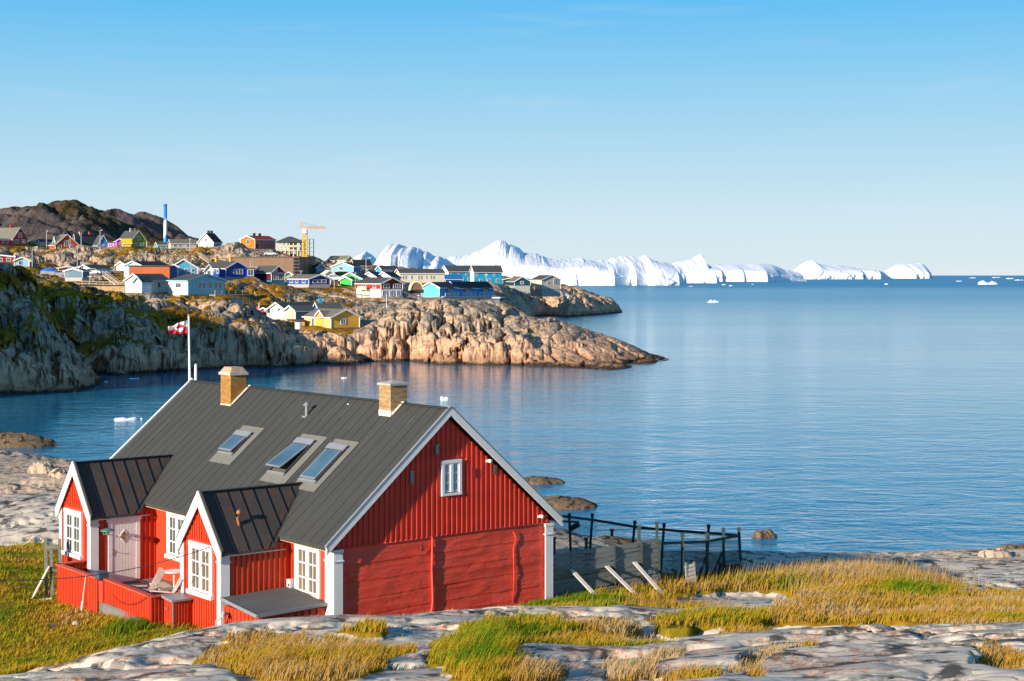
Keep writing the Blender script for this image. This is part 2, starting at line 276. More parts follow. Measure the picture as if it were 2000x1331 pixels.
 dict(l='turquoise two-storey apartment block with grey roof, right of the pair by the ice', n='apartment_building', s='L', xc=926, yb=556, Y=552, phi=62, xg=919, xl=980, ye=530, ya=519.5, g='white', lc=(.02,.42,.66), r='rgrey', w=W4('l',.62,.82,(.08,.14),(.4,.46),(.7,.76))+W4('l',.15,.4,(.2,.3),(.5,.6),(.8,.9))),
 dict(l='deep blue low building tucked before the turquoise apartment blocks', n='shed', s='L', xc=870, yb=552, Y=535, phi=65, xg=866, xl=902, ye=544, ya=537, g=(.02,.12,.5), r=(.02,.15,.4)),
 dict(l='light blue terrace house with sunlit gable, leftmost of the blue row on the shore', n='terraced_house', s='L', xc=858, yb=580, Y=450, phi=22, xg=823, xl=893, ye=562, ya=552, g='aqua', lc=(.02,.27,.62), r='rblack', w=[('l',.5,.7,.2,.8)], por=True),  # long walls of this row: darker blue, their shade put into the colour
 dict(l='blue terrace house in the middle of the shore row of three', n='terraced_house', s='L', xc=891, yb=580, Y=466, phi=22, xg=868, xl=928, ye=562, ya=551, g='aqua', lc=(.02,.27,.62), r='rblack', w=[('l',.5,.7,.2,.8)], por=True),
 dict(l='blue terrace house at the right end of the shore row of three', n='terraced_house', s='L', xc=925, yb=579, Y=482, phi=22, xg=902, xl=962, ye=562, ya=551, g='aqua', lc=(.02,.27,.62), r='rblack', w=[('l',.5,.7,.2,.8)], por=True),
 dict(l='dark teal gabled house with white bargeboards near the headland tip', n='gabled_house', s='R', xc=1005, yb=558, Y=645, phi=15, xg=1036, xl=990, ye=550, ya=541, g='dteal', r='rolive', w=[('g',.38,.55,.4,1.0)]),
 dict(l='low dark house with orange-brown roof right of the turquoise blocks', n='gabled_house', s='R', xc=982, yb=556, Y=662, phi=12, xg=1044, xl=None, ye=546.5, ya=540, g='dteal', r='rred'),
 dict(l='cream sea-front house with dark roof at the very end of the town', n='gabled_house', s='R', xc=1058, yb=565, Y=655, phi=35, xg=1095, xl=1036, ye=547, ya=538, g=(.66,.52,.40), lc=(.70,.60,.42), r='rgrey', w=[('g',.3,.45,.5,.8),('g',.65,.9,.5,1.1)]),
 dict(l='beige house with white gable and long dark roof on the lower shore', n='gabled_house', s='L', xc=558, yb=625, Y=352, phi=30, xg=522, xl=628, ye=606, ya=592, g='white', lc='beige', r='rgrey', w=[('g',.3,.42,.9,1.2)], base=.4),
 dict(l='beige and grey annex in front of the long dark roof on the lower shore', n='annex_house', s='L', xc=577, yb=627, Y=345, phi=45, xg=557, xl=615, ye=607, ya=598, g='beige', lc=(.28,.33,.38), r='rgrey', base=.4),
 dict(l='low dark-roofed house with blue chimney behind the yellow house', n='gabled_house', s='L', xc=625, yb=620, Y=352, phi=65, xg=612, xl=668, ye=606, ya=592, g=(.02,.25,.5), r='rgrey', ch=[(.1,'sky')]),
 dict(l='yellow house with olive roof and little front gable by the shore', n='gabled_house', s='R', xc=646, yb=641, Y=335, phi=38, xg=702, xl=594, ye=620, ya=605, g='gold', lc=(.78,.56,.20), r='rolive', w=[('g',.35,.5,.35,.8)]+W4('l',.1,.8,(.25,.36),(.62,.7)), dorm2=True),
 dict(l='small orange shed attached at the left of the yellow shore house', n='shed', s='R', xc=577, yb=637, Y=340, phi=20, xg=594, xl=None, ye=628, ya=None, g='gold', r='rgrey'),
 dict(l='small blue house with dark roof just right of the crane mast', n='gabled_house', s='R', xc=619, yb=532, Y=520, phi=30, xg=633, xl=611, ye=522, ya=516, g=(.05,.30,.55), r='rblack', w=[('g',.3,.6,.3,.8)]),
 dict(l='low white shed between the long low blue house and the green gable', n='shed', s='R', xc=636, yb=541, Y=460, phi=25, xg=651, xl=630, ye=534, ya=529, g='white', r='cream'),
 dict(l='pale green shed squeezed between dark red house and long low blue house', n='shed', s='R', xc=556, yb=546, Y=455, phi=15, xg=567, xl=None, ye=536, ya=532, g=(.35,.50,.36), r='rgrey'),
 dict(l='tiny dark blue box shed on the rocks below the turquoise blocks', n='shed', s='L', xc=976, yb=588, Y=452, phi=20, xg=966, xl=980, ye=583, ya=None, g=(.01,.08,.2), r='white'),
 dict(l='small grey hut with red roof at the left foot of the beige lower house', n='shed', s='L', xc=523, yb=613, Y=362, phi=25, xg=514, xl=528, ye=606, ya=602, g=(.5,.04,.03), r='rgrey'),
]
def town_solve(d):
    """corner, gable direction and width, long direction and length, all in metres"""
    c = at(d['xc'], d['yb'], d['Y']); ph = R(d['phi']); sg = 1 if d['s'] == 'R' else -1
    g = Vector((sg*math.cos(ph), math.sin(ph), 0)); l = Vector((-sg*math.sin(ph), math.cos(ph), 0))
    def run(dr, px): k = (px-1000)/F; return (k*c.y-c.x)/(dr.x-k*dr.y)
    wd = run(g, d['xg']); ln = run(l, d['xl']) if d['xl'] is not None else 7.0
    ln = max(3.0, min(abs(ln), 34)); wd = max(2.0, min(abs(wd), 26))
    he = (d['yb']-d['ye'])/F*d['Y']
    m = c+g*(wd/2); ha = None
    if d['ya'] is not None: ha = max(he+.4, (HY-d['ya'])/F*m.y+H-c.z)
    return c, g, wd, l, ln, he, ha
# ---------------------------------------------------------------- setting: rock, ground, water
def rock_mat(name, c1, c2, sc, lichen=0.0, grass=True, dark=(.10,.10,.10), bump=1.0, tide=False, gcol=None, crackz=1.0, crack=1.0, bst=.8, medk=.5, medf=1):
    t = NT(name); P = t.map(); g = t.attr('grass').outputs['Fac']; dry = t.attr('dry').outputs['Fac']
    big = t.noise(P, .12*sc, 4, .6); med = t.noise(P, .9*medf*sc, 8, .74, .3); fine = t.noise(P, 9*sc, 5, .75)
    col = t.mix(t.rng(big, .38, .62), c1, c2)
    col = t.mix(t.rng(med, .36, .66, 0, medk), col, tuple(x*.62 for x in c2))
    if lichen: col = t.mix(t.rng(t.posy(), 76, 96, 0, .75), col, (.66,.46,.29))
    # stretched mineral banding
    band = t.noise(t.map((.5, 2.2, 6), (.15,.1,.5)), .8*sc, 5, .6); col = t.mix(t.rng(band, .52, .68, 0, .2), col, tuple(min(1, x*1.35) for x in c1))
    spk = t.rng(fine, .56, .70); col = t.mix(t.math('MULTIPLY', spk, .48), col, dark)
    if lichen:
        ln = t.noise(P, .55*sc, 3, .6); lf = t.noise(P, 9*sc, 9, .85)
        k = t.math('MULTIPLY', t.rng(ln, .50, .60), t.rng(lf, .50, .55)); col = t.mix(t.math('MULTIPLY', k, t.math('MULTIPLY', t.rng(t.posy(), 46, 56, 1, .15), lichen)), col, (.62,.17,.035))
        ln2 = t.noise(t.map((1,1,1),(1,2,3)), .5*sc, 3, .6); k2 = t.math('MULTIPLY', t.rng(ln2, .5, .62), t.rng(lf, .47, .53)); col = t.mix(t.math('MULTIPLY', k2, .62), col, (.16,.17,.12))
    cr = t.vor(t.map((1, 1.6, crackz), (0, 0, .4)), .35*sc); wob = t.noise(P, 1.6*sc, 4, .6)
    cw = t.math('ADD', cr, t.math('MULTIPLY', t.rng(wob, .3, .7, -1, 1), .09)); line = t.rng(cw, 0.0, .045, 1, 0)
    cw2 = t.math('ADD', t.vor(t.map((1.3, 1, crackz), (0, .3, 1.1)), .95*sc), t.math('MULTIPLY', t.rng(wob, .3, .7, -1, 1), .2)); line2 = t.rng(cw2, 0, .04, 1, 0)
    col = t.mix(t.math('MULTIPLY', line, .8*crack), col, tuple(x*.35 for x in dark)); col = t.mix(t.math('MULTIPLY', line2, .5*crack), col, tuple(x*.5 for x in dark))
    ge = t.n('NewGeometry'); sz = t.n('SeparateXYZ'); t.l(ge.outputs['Position'], sz.inputs[0]); z = sz.outputs['Z']
    if tide:
        zz = t.math('ADD', z, t.math('MULTIPLY', t.rng(med, .3, .7, -1, 1), .5))
        gp = t.math('MULTIPLY', t.rng(t.noise(P, .16, 4, .6), .47, .60), t.rng(z, 3, 9)); col = t.mix(t.math('MULTIPLY', gp, .75), col, (.27,.25,.21)); col = t.mix(t.rng(zz, 6.5, 2.0, 0, .55), col, (.80,.44,.26))
        col = t.mix(t.rng(zz, 2.2, 1.3, 0, .5), col, (.24,.115,.05)); col = t.mix(t.rng(zz, .75, .35, 0, .92), col, (.035,.026,.014))
    gn = t.noise(P, 2.4*sc, 6, .7); gn2 = t.noise(P, .35*sc, 4, .6)
    G = gcol or ((.17,.17,.010), (.40,.27,.015), (.36,.16,.015))
    gc = t.mix(t.rng(gn2, .4, .6), G[0], G[1]); gc = t.mix(t.math('MULTIPLY', dry, .8), gc, G[2]); gc = t.mix(t.rng(gn, .45, .7, 0, .75), gc, tuple(x*.4 for x in G[0]))
    gm = t.math('ADD', g, t.math('MULTIPLY', t.rng(gn, .3, .7, -1, 1), .28)); gm = t.rng(gm, .44, .56, 0, 1, True)
    col = t.mix(gm, col, gc)
    hh = t.math('ADD', t.math('MULTIPLY', med, .8), t.math('MULTIPLY', fine, .12)); hh = t.math('SUBTRACT', hh, t.math('MULTIPLY', line, .5)); hh = t.math('SUBTRACT', hh, t.math('MULTIPLY', line2, .25))
    nb = t.bump(hh, bst, .22*bump)
    return t.done(col, .9, nb, spec=.05)
M_rock = rock_mat('granite_and_turf', (.73,.62,.48), (.60,.52,.42), 1.0, 1.0, bump=.22, crack=1.0, bst=.22, medk=.2, medf=2.2)
M_cliff = rock_mat('pink_gneiss', (.74,.49,.30), (.42,.31,.21), .42, 0.0, bump=1.8, tide=True, crackz=.45, crack=.95, dark=(.12,.10,.09), gcol=((.055,.085,.012), (.40,.24,.012), (.42,.15,.010)))
M_hill = rock_mat('far_hill_rock', (.17,.12,.10), (.085,.07,.065), .03, 0.0, bump=14, crack=.6, gcol=((.05,.06,.02), (.10,.07,.03), (.09,.05,.03)))

def water_mat():
    t = NT('sea_water'); b = t.b
    P = t.co.outputs['Object']
    n1 = t.noise(t.map((.62, .9, 1), (0, 0, .12)), 1.1, 4, .6, .6); n2 = t.noise(t.map((.19, .30, 1), (0, 0, -.15)), 1.0, 4, .55, .8); n3 = t.noise(t.map((.03, .05, 1), (0,0,.08)), 1.0, 3, .5)
    patch = t.noise(t.map((.004, .016, 1), (0,0,.1)), 1.0, 3, .5)
    h = t.math('ADD', t.math('MULTIPLY', n1, .22), t.math('MULTIPLY', n2, .7)); h = t.math('ADD', h, t.math('MULTIPLY', n3, 1.0))
    sz = t.n('SeparateXYZ'); t.l(P, sz.inputs[0])
    k = t.rng(patch, .38, .62, .55, 1.0); k = t.math('MULTIPLY', k, t.math('ADD', t.rng(sz.outputs['Y'], 90, 230, 1.9, .85), t.rng(sz.outputs['Y'], 330, 700, 0, .9))); 
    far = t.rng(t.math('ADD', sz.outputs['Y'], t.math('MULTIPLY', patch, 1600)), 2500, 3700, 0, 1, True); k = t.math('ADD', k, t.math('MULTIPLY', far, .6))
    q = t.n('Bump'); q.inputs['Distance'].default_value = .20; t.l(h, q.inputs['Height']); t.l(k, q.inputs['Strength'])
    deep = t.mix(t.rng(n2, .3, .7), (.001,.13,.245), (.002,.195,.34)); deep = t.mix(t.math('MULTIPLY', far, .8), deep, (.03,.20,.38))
    b.inputs['IOR'].default_value = 1.333
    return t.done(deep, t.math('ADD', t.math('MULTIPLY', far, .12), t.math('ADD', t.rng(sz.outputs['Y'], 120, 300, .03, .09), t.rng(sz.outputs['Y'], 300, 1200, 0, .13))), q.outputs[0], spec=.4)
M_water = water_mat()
mb = MB(); mb.add([(-60000,-3000,0),(60000,-3000,0),(60000,110000,0),(-60000,110000,0)], [(0,1,2,3)])
sea = tag(mb.build('sea_water', M_water), kind='structure')

# near ground: control points given as (photo x, photo y, distance)
HO = Vector((-5.41, 48.92, H-10.9)); HR = math.atan2(.6254, .7803)      # the red house: corner on the ground and heading
def hw(u, v, z=0): return Vector((HO.x+u*.7803-v*.6254, HO.y+u*.6254+v*.7803, HO.z+z))
NC = [(0,1331,26),(350,1331,25),(700,1331,23),(1000,1331,22),(1400,1331,21.5),(1700,1331,21.5),(2000,1331,21.5),(-300,1331,27),(2300,1331,22),
 (-300,1450,18),(400,1480,16),(1000,1500,15.5),(1600,1500,15.5),(2300,1480,16),
 (-300,1330,28),(0,1308,29),(150,1272,32),(250,1242,34.5),(350,1226,37),(450,1213,39),(560,1201,40),(660,1194,41),(750,1194,41),(880,1184,42),(1000,1184,42.5),(1100,1186,42.5),(1200,1181,43),
 (300,1290,31),(500,1262,34),(700,1250,34),(900,1240,34),(1100,1230,35),(1300,1228,35),(600,1290,28),(900,1290,27),(1200,1290,26.5),
 (1500,1226,34),(1750,1224,33),(2000,1222,33),(2300,1222,33),(1700,1270,27),(2000,1270,26),(1300,1270,29),
 (1300,1200,40),(1450,1175,44),(1450,1160,48),(1550,1160,48),(1500,1200,39),(1700,1200,39),(1900,1200,38),(2100,1200,38),
 (1700,1150,52),(1800,1150,52),(1900,1172,48),(2000,1176,48),(2200,1180,48)]
NP = []; NZ = []
def nadd(x, y, z): NP.append((x/y*2.5, math.log(y))); NZ.append(z)
for px, py, Y in NC: p = at(px, py, Y); nadd(p.x, p.y, p.z)
GZ = H-10.95
for u, v, z in [(-.2,-.6,0),(2,-.8,0),(4,-.8,0),(6,-.8,0),(8.6,-.5,0),(0,8,-.05),(4,8,-.05),(8.5,8,-.3),(0,16,-.5),(8,16,-.6),(-2.7,2,0),(-2.7,5,-.05),(-3.7,5,-.1),(-3.7,9,-.3),(-3.7,12.3,-.5),(-2.7,15,-.6),
                (-6,3,-.25),(-8,8,-.5),(-10,12,-.6),(-6,-1,-.1),(-9,3,-.4),(-12,6,-.6)]:
    p = hw(u, v, z); nadd(p.x, p.y, p.z)
for x, y, z in [(5.3,57.4,H-11),(8.5,60,H-11.3),(11,62,H-11.6),(6,50,H-10.6),(9,54,H-10.9),(14,56,H-10.9)]: nadd(x, y, z)
for px, py, Y in [(0,1220,52),(0,1150,58),(0,1100,63),(0,1078,66),(100,1080,66),(-300,1150,58),(-300,1075,66),(0,1068,70),(110,1062,70),(-300,1062,72),(0,992,80),(100,990,80),(-300,990,82),(0,975,96),(110,960,98),(0,940,108),(100,925,120),(-300,935,112),
                  (300,1000,80),(500,1010,80),(1150,1100,78),(1000,1090,80),(800,1050,82),(1300,1120,74),(1500,1135,68),(1640,1118,66),(1700,1120,66),(1800,1150,58),(1900,1150,62),(2000,1160,60),(2200,1160,60),
                  (1900,1135,72),(2000,1130,74),(1760,1105,82),(1850,1105,86),(2000,1105,86),(2200,1100,86)]:
    p = at(px, py, Y); nadd(p.x, p.y, p.z)
nearH = RBF(NP, NZ, c=.02)
# shore of the near land (photo x, photo y at the waterline)
def sea_pt(px, py): Y = H*F/(py-HY); return ((px-1000)/F*Y, Y)
NSH = [sea_pt(*q) for q in [(-900,905),(-300,903),(0,905),(60,903),(140,904),(200,912),(260,925),(400,985),(700,1040),(950,1060),(1050,1062),(1130,1064),(1180,1062),(1240,1068),(1300,1090),(1360,1110),(1440,1122),(1490,1118),(1540,1103),(1600,1096),(1680,1094),(1760,1091),(1850,1091),(1930,1089),(2000,1091),(2300,1085),(2900,1080)]]+[(150,20),(150,-30),(-160,-30),(-160,60)]
def sdf(poly, x, y):
    d = np.full(x.shape, 1e18); ins = np.zeros(x.shape, bool); n = len(poly)
    for i in range(n):
        (x1, y1), (x2, y2) = poly[i], poly[(i+1)%n]; ex, ey = x2-x1, y2-y1; L = ex*ex+ey*ey
        t = np.clip(((x-x1)*ex+(y-y1)*ey)/L, 0, 1); d = np.minimum(d, (x-x1-t*ex)**2+(y-y1-t*ey)**2)
        if y1 != y2: ins ^= ((y1 > y) != (y2 > y)) & (x < (x2-x1)*(y-y1)/(y2-y1)+x1)
    return np.where(ins, 1, -1)*np.sqrt(d)
GB = [ # grass and rock patches: photo x, y, radius x, radius y, strength (+ grass, - rock), dryness 0..1
 (715,1224,46,12,1,.8),(1010,1222,120,22,1.2,.35),(930,1240,70,10,1,.5),(600,1290,210,42,1.3,.7),(640,1258,60,14,1,.8),(520,1252,80,14,1,.7),(930,1290,95,58,1.5,.35),(1035,1314,62,24,1.2,.65),(1150,1262,180,10,1,.5),
 (1240,1312,45,16,1,.75),(1290,1288,36,12,.9,.75),(1400,1203,110,16,1.2,.45),(1300,1217,50,6,1,.4),(1700,1185,330,34,1.5,.85),(1950,1195,150,40,1.4,.8),(1960,1305,70,32,1,.8),(1470,1310,24,30,.9,1),(1500,1285,18,18,.9,1),
 (1300,1166,170,15,1.2,.75),(1100,1172,120,12,1.2,.2),(1180,1150,70,14,1,.15),(1640,1130,150,26,1.5,.8),(1800,1140,110,24,1.4,.5),(1350,1322,60,14,.9,.9),(1160,1222,90,10,.8,.9),(1560,1275,30,8,.6,.8),(1450,1240,60,6,.5,.9),
 (800,1322,110,34,-1.6,0),(1430,1168,150,22,-3.2,0),(1960,1118,230,36,-2.2,0),(1760,1104,110,12,-1.6,0),(1650,1217,170,9,-1.0,0),(120,1222,12,8,-1,0),(560,1282,28,18,-.9,0),(840,1210,60,9,-.8,0)]
def near_fields(x, y):
    t = x/y; px = 1000+F*t; z = nearH(t*2.5, np.log(y)); py = HY+(H-z)*F/y
    lx, ly = x*.35, y*.8
    n0 = fbm(x*.35, y*.6, x*0, 3, 3); n1 = fbm(x*1.3, y*2.2, x*0, 3, 31)
    hx = (x-HO.x)*.7803+(y-HO.y)*.6254; hy = -(x-HO.x)*.6254+(y-HO.y)*.7803   # house frame
    wx = px+40*n1+30*n0; wy = py+5*n1
    g = np.full(x.shape, -.55); dry = .5+.5*n0
    crest = np.interp(px, [-400,0,150,250,350,450,560,700,900,1200,1300], [1330,1306,1270,1240,1224,1211,1199,1192,1182,1180,1176])
    lawn = sstep(3.0, 6.5, y-np.interp(px, [-400,0,250,450,700,1250,1400], [29,31,36,40,42,43,46])) * sstep(75, 66, y+3*n0)*sstep(1700, 1500, px)
    g = np.maximum(g, lawn*1.1-.1); dry = np.where(lawn > .3, .38+.45*n0+.3*n1, dry)
    for bx, by, rx, ry, st, dr in GB:
        q = np.clip(1-np.sqrt(((wx-bx)/rx)**2+((wy-by)/ry)**2), -1, 1)
        if st > 0: m = q*st*1.6; dry = np.where((q > 0) & (m > g), dr+.25*n0+.2*n1, dry); g = np.where(q > -.3, np.maximum(g, m), g)
        else: g = np.where(q > 0, g+st*q*2.2, g)
    g = g+.22*n1
    g = np.where((y > 70) & (px < 800), -.6+.5*n0, g)
    mask = sstep(-.22, .42, g)
    inh = (hx > -.02) & (hx < 8.6) & (hy > -.02) & (hy < 17) | (hx > -3.6) & (hx < .1) & (hy > 4.9) & (hy < 12.4) | (hx > -2.6) & (hx < .1) & (hy > .2) & (hy < 14.6)
    return z, px, py, mask, np.clip(dry, 0, 1), inh, n0, n1
def near_height(x, y, want=False):
    z, px, py, mask, dry, inh, n0, n1 = near_fields(x, y)
    rk = 1-mask; amp = sstep(14, 22, y)
    # whaleback slabs, long ledges and joints
    u = x*.9+y*.25; v = -x*.22+y*.95
    slab = fbm(u*.06, v*.12, x*0, 2, 71)*.45+fbm(u*.2, v*.4, x*0, 3, 41)*.14+fbm(u*1.5, v*2.5, x*0, 3, 43)*.007
    f1, e1, cv = worley(u*.075+.2*n1, v*.19+.22*n1, x*0+.5, 5)
    crack = -np.exp(-(e1/.022)**2)*.16+np.sqrt(np.clip(e1, 0, .4))*.30-.13+(cv-.5)*.20
    f2, e2, cv2 = worley(u*.55+.4*n1, v*1.5+.3*n1, x*0+.5, 8); crack += (-np.exp(-(e2/.05)**2)*.05+(np.sqrt(np.clip(e2, 0, .2))-.35)*.03)*sstep(.1, .4, n0)
    shore = sstep(62, 78, y); slab = slab*(1+1.0*shore); crack = crack*(1-.45*shore)
    out_ = sstep(.5, 3.0, np.where(inh, 0, 3.0)); near_house = sstep(44, 47, y)*sstep(68, 64, y)*sstep(-22, -16, x)*sstep(16, 10, x)
    zz = z+amp*(rk*(slab+crack+.02)*(1-.75*near_house)-.22*rk*near_house*sstep(-20,-10,x)+mask*(fbm(x*.8, y*1.2, x*0, 3, 55)*.09*(1-.5*near_house)-.03))
    d = sdf(NSH, x, y)+1.6*n0+.8*n1
    k = sstep(0, 10, d); zz = np.where(d > 0, zz*k+(1-k)*np.minimum(zz, .12*d+.15*n1*np.minimum(d,1)), np.maximum(d*.35, -3))
    zz = np.where(inh, np.minimum(zz, H-11.05+0*z), zz)
    if want: return zz, mask*np.where(d > 1.5, 1, 0)*(1-inh*.0), dry, inh, px, py, d
    return zz
nr, nc_ = 760, 800
tt = np.linspace(-.52, .52, nc_); yy = np.exp(np.linspace(math.log(13), math.log(165), nr))
T, Yg = np.meshgrid(tt, yy); Xg = T*Yg
Zg, Mg, Dg, Ig, PXg, PYg, SDg = near_height(Xg, Yg, True)
ground = tag(grid_mesh('ground', Xg, Yg, Zg, M_rock, {'grass': Mg, 'dry': Dg}), kind='structure')
def gz(x, y):                                          # height of the near ground, read off its mesh grid
    x = np.asarray(x, float); y = np.asarray(y, float)
    a = (np.log(y)-math.log(13))/(math.log(165)-math.log(13))*(nr-1); b = (x/y+.52)/1.04*(nc_-1)
    i = np.clip(a.astype(int), 0, nr-2); j = np.clip(b.astype(int), 0, nc_-2); a = np.clip(a-i, 0, 1); b = np.clip(b-j, 0, 1)
    return (Zg[i,j]*(1-a)+Zg[i+1,j]*a)*(1-b)+(Zg[i,j+1]*(1-a)+Zg[i+1,j+1]*a)*b

# the headland that carries the town
HSH = [sea_pt(*q) for q in [(-700,770),(-300,775),(0,772),(60,771),(110,768),(160,766),(192,753),(202,745),(190,737),(200,733),(235,735),(270,732),(330,728),(400,722),(470,719),(520,719),(575,717),(620,712),(665,713),(700,711),(730,707),(760,709),(800,706),(830,709),(860,712),(900,712),(960,713),(1000,714),(1050,715),(1100,718),(1160,723),(1205,724),(1228,719),(1240,711),(1270,711),(1303,702),
   (1300,697),(1260,690),(1200,684),(1140,676),(1090,664),(1050,652),(1040,638),(1035,624),(1046,619),(1062,617),(1080,618),(1110,620),(1120,619),(1150,616),(1180,614),(1218,611),(1210,607),(1160,603),(1110,602),(1080,603)]]+[(10,870),(-60,960),(-420,1060),(-480,1000)]
HC = [(20,722,232),(75,690,238),(110,692,238),(150,722,236),(188,746,234),(0,620,247),(60,645,245),(90,672,243),(-60,600,247),(0,512,262),(50,530,265),(80,560,268),(97,600,270),(108,640,272),(-60,510,262),(-200,520,262),(-200,600,240),(-200,480,600),
 (110,690,290),(170,700,290),(200,640,300),(230,617,302),(280,640,300),(330,652,302),(400,652,302),(470,642,305),(520,652,305),(550,665,305),(140,600,305),(140,562,330),(180,572,335),(240,582,335),(300,600,330),(380,602,330),(440,610,325),(480,602,330),(490,630,318),
 (300,577,370),(350,580,370),(420,584,370),(240,572,372),(200,582,360),(130,572,375),(245,574,378),(460,600,355),(520,587,380),(600,563,430),(645,565,430),(745,590,405),(690,578,415),(680,562,440),(640,600,375),(560,600,360),
 (540,632,350),(612,632,350),(650,644,335),(700,640,335),(590,644,333),(560,652,325),(600,662,318),(620,680,312),(660,680,312),(700,662,325),(720,642,330),(760,625,335),(800,608,345),(850,600,355),(900,586,370),(940,590,370),(1000,602,375),(860,584,440),(820,590,420),(950,582,470),(1000,585,500),(960,600,400),
 (760,660,318),(830,662,318),(900,662,320),(980,665,322),(980,632,345),(1020,640,340),(1045,628,345),(1080,622,345),(1130,640,343),(1200,665,341),(1250,685,338),(1050,672,325),(1130,684,322),(1180,702,315),(1000,622,400),(1030,640,400),(1055,640,375),
 (1050,576,680),(1000,556,640),(1040,562,650),(1090,566,660),(1097,582,670),(1112,586,690),(1140,583,720),(1170,592,715),(1205,606,716),(1100,600,655),(1060,600,648),(1000,600,500),(1000,590,560),(800,588,440),(800,557,520),(735,551,500),(860,553,500),(925,554,560),(985,556,580),(1020,556,640),
 (735,531,560),(660,531,540),(700,520,560),(640,516,590),(595,538,520),(530,545,500),(448,545,500),(615,545,520),(520,562,440),(555,562,440),(440,552,430),(495,552,440),(395,545,430),
 (400,488,600),(460,470,585),(440,482,575),(433,500,560),(490,492,575),(480,510,545),(500,492,600),(540,490,600),(560,498,600),(605,500,600),(340,488,600),(350,512,520),(390,520,500),(370,540,450),(30,479,600),(0,479,600),(130,488,600),(165,484,600),(220,484,600),(270,484,600),(310,489,610),(60,494,588),(60,516,556),(120,493,588),(120,521,560),(180,492,588),(180,523,560),(240,491,588),(240,517,560),(300,493,588),(300,516,560),(180,530,490),(250,524,490),(100,530,490),(310,526,480),(180,540,430),(100,542,420),(60,530,430),(40,524,440),(10,513,450),(-100,500,450),(250,547,420),(300,547,420),(345,547,425),(150,552,400),(215,550,410),
 (100,484,900),(400,494,900),(600,516,800),(800,531,800),(1000,546,750),(-200,478,900)]
HP = []; HZ = []
for px, py, Y in HC: p = at(px, py, Y); HP.append((p.x/p.y*4, math.log(p.y)*1.5)); HZ.append(p.z)
headH = RBF(HP, HZ, c=.02)
def head_base(x, y):
    z = headH(x/y*4, np.log(y)*1.5); n0 = fbm(x*.06, y*.06, x*0, 4, 2); n1 = ridged(x*.16, y*.16, x*0, 3, 12)
    d = sdf(HSH, x, y); d = d+2.2*n0+1.5*n1*sstep(0, 6, d+4)
    s = np.clip(d/5.5, 0, 6); k = 1-np.exp(-(s*1.3)**1.25)
    return np.where(d > 0, np.maximum(z, .6)*k, np.maximum(d*.6, -6)), d
FLAT = []                                              # (x, y, radius, z) pads under town buildings, filled below
def town_z(x, y): return float(head_base(np.array([x]), np.array([y]))[0][0])
hr, hc = 700, 1250
for d in TOWN:
    c, g, wd, l, ln, he, ha = town_solve(d); d['_'] = (c, g, wd, l, ln, he, ha)
    for p in (c, c+g*wd, c+l*min(ln, 12)):
        HP.append((p.x/p.y*4, math.log(p.y)*1.5)); HZ.append(p.z-.1)
# drop near-duplicate control points
kp = []; kz = []
for p, z in zip(HP[::-1], HZ[::-1]):
    if all((p[0]-q[0])**2+(p[1]-q[1])**2 > .006**2 for q in kp): kp.append(p); kz.append(z)
headH = RBF(kp, kz, c=.012, lam=3e-4)
tt = np.linspace(-.41, .115, hc); yy = np.exp(np.linspace(math.log(208), math.log(1000), hr))
T, Yh = np.meshgrid(tt, yy); Xh = T*Yh
B0, SD = head_base(Xh, Yh)
pxh = 1000+F*T; n0 = fbm(Xh*.08, Yh*.08, Xh*0, 4, 61); n1 = fbm(Xh*.3, Yh*.3, Xh*0, 3, 62)
# distance to the nearest building pad
pad = np.full(Xh.shape, 99.0)
for d in TOWN:
    c, g, wd, l, ln, he, ha = d['_']; q = (Xh-c.x)*g.x+(Yh-c.y)*g.y; r_ = (Xh-c.x)*l.x+(Yh-c.y)*l.y
    dx = np.maximum(np.maximum(-q, q-wd), 0); dy = np.maximum(np.maximum(-r_, r_-ln), 0); pad = np.minimum(pad, np.hypot(dx, dy))
    ins = (dx == 0) & (dy == 0); B0 = np.where(ins, np.minimum(B0, c.z-.05), B0)
free = sstep(1.5, 9, pad)*sstep(-1, 3, SD)
# knobbly outcrops: rounded blocks with joints between
sx, sy = Xh+3*n0, Yh+3*n1
f1, e1, c1 = worley(sx*.11, sy*.075, B0*.10, 3); f2, e2, c2 = worley(sx*.34, sy*.22, B0*.22, 4); f3, e3, c3 = worley(sx*.9, sy*.6, B0*.5, 6)
jt = .9*np.exp(-(e1/.04)**2)+.22*np.exp(-(e2/.05)**2)
far_k = sstep(900, 420, Yh)
wb = sstep(1010, 1060, pxh)*sstep(380, 360, Yh)       # the smooth whaleback at the tip
rel = (np.sqrt(np.clip(e1, 0, 1))*2.6-1.3)*(1-.75*wb)+(np.sqrt(np.clip(e2, 0, 1))*.7-.32)*(1-.6*wb)+(np.sqrt(np.clip(e3, 0, 1))*.16-.07)*(1-.7*wb)+(c1-.5)*2.1*(1-.8*wb)+(c2-.5)*.7*(1-.6*wb)-jt*(1-.3*wb)
B1 = B0+free*rel*(1.05+.5*sstep(400, 560, Yh))*(.55+.45*sstep(380, 330, Yh))
B1 = np.where(SD < 0, np.minimum(B1, B0+.2), B1)
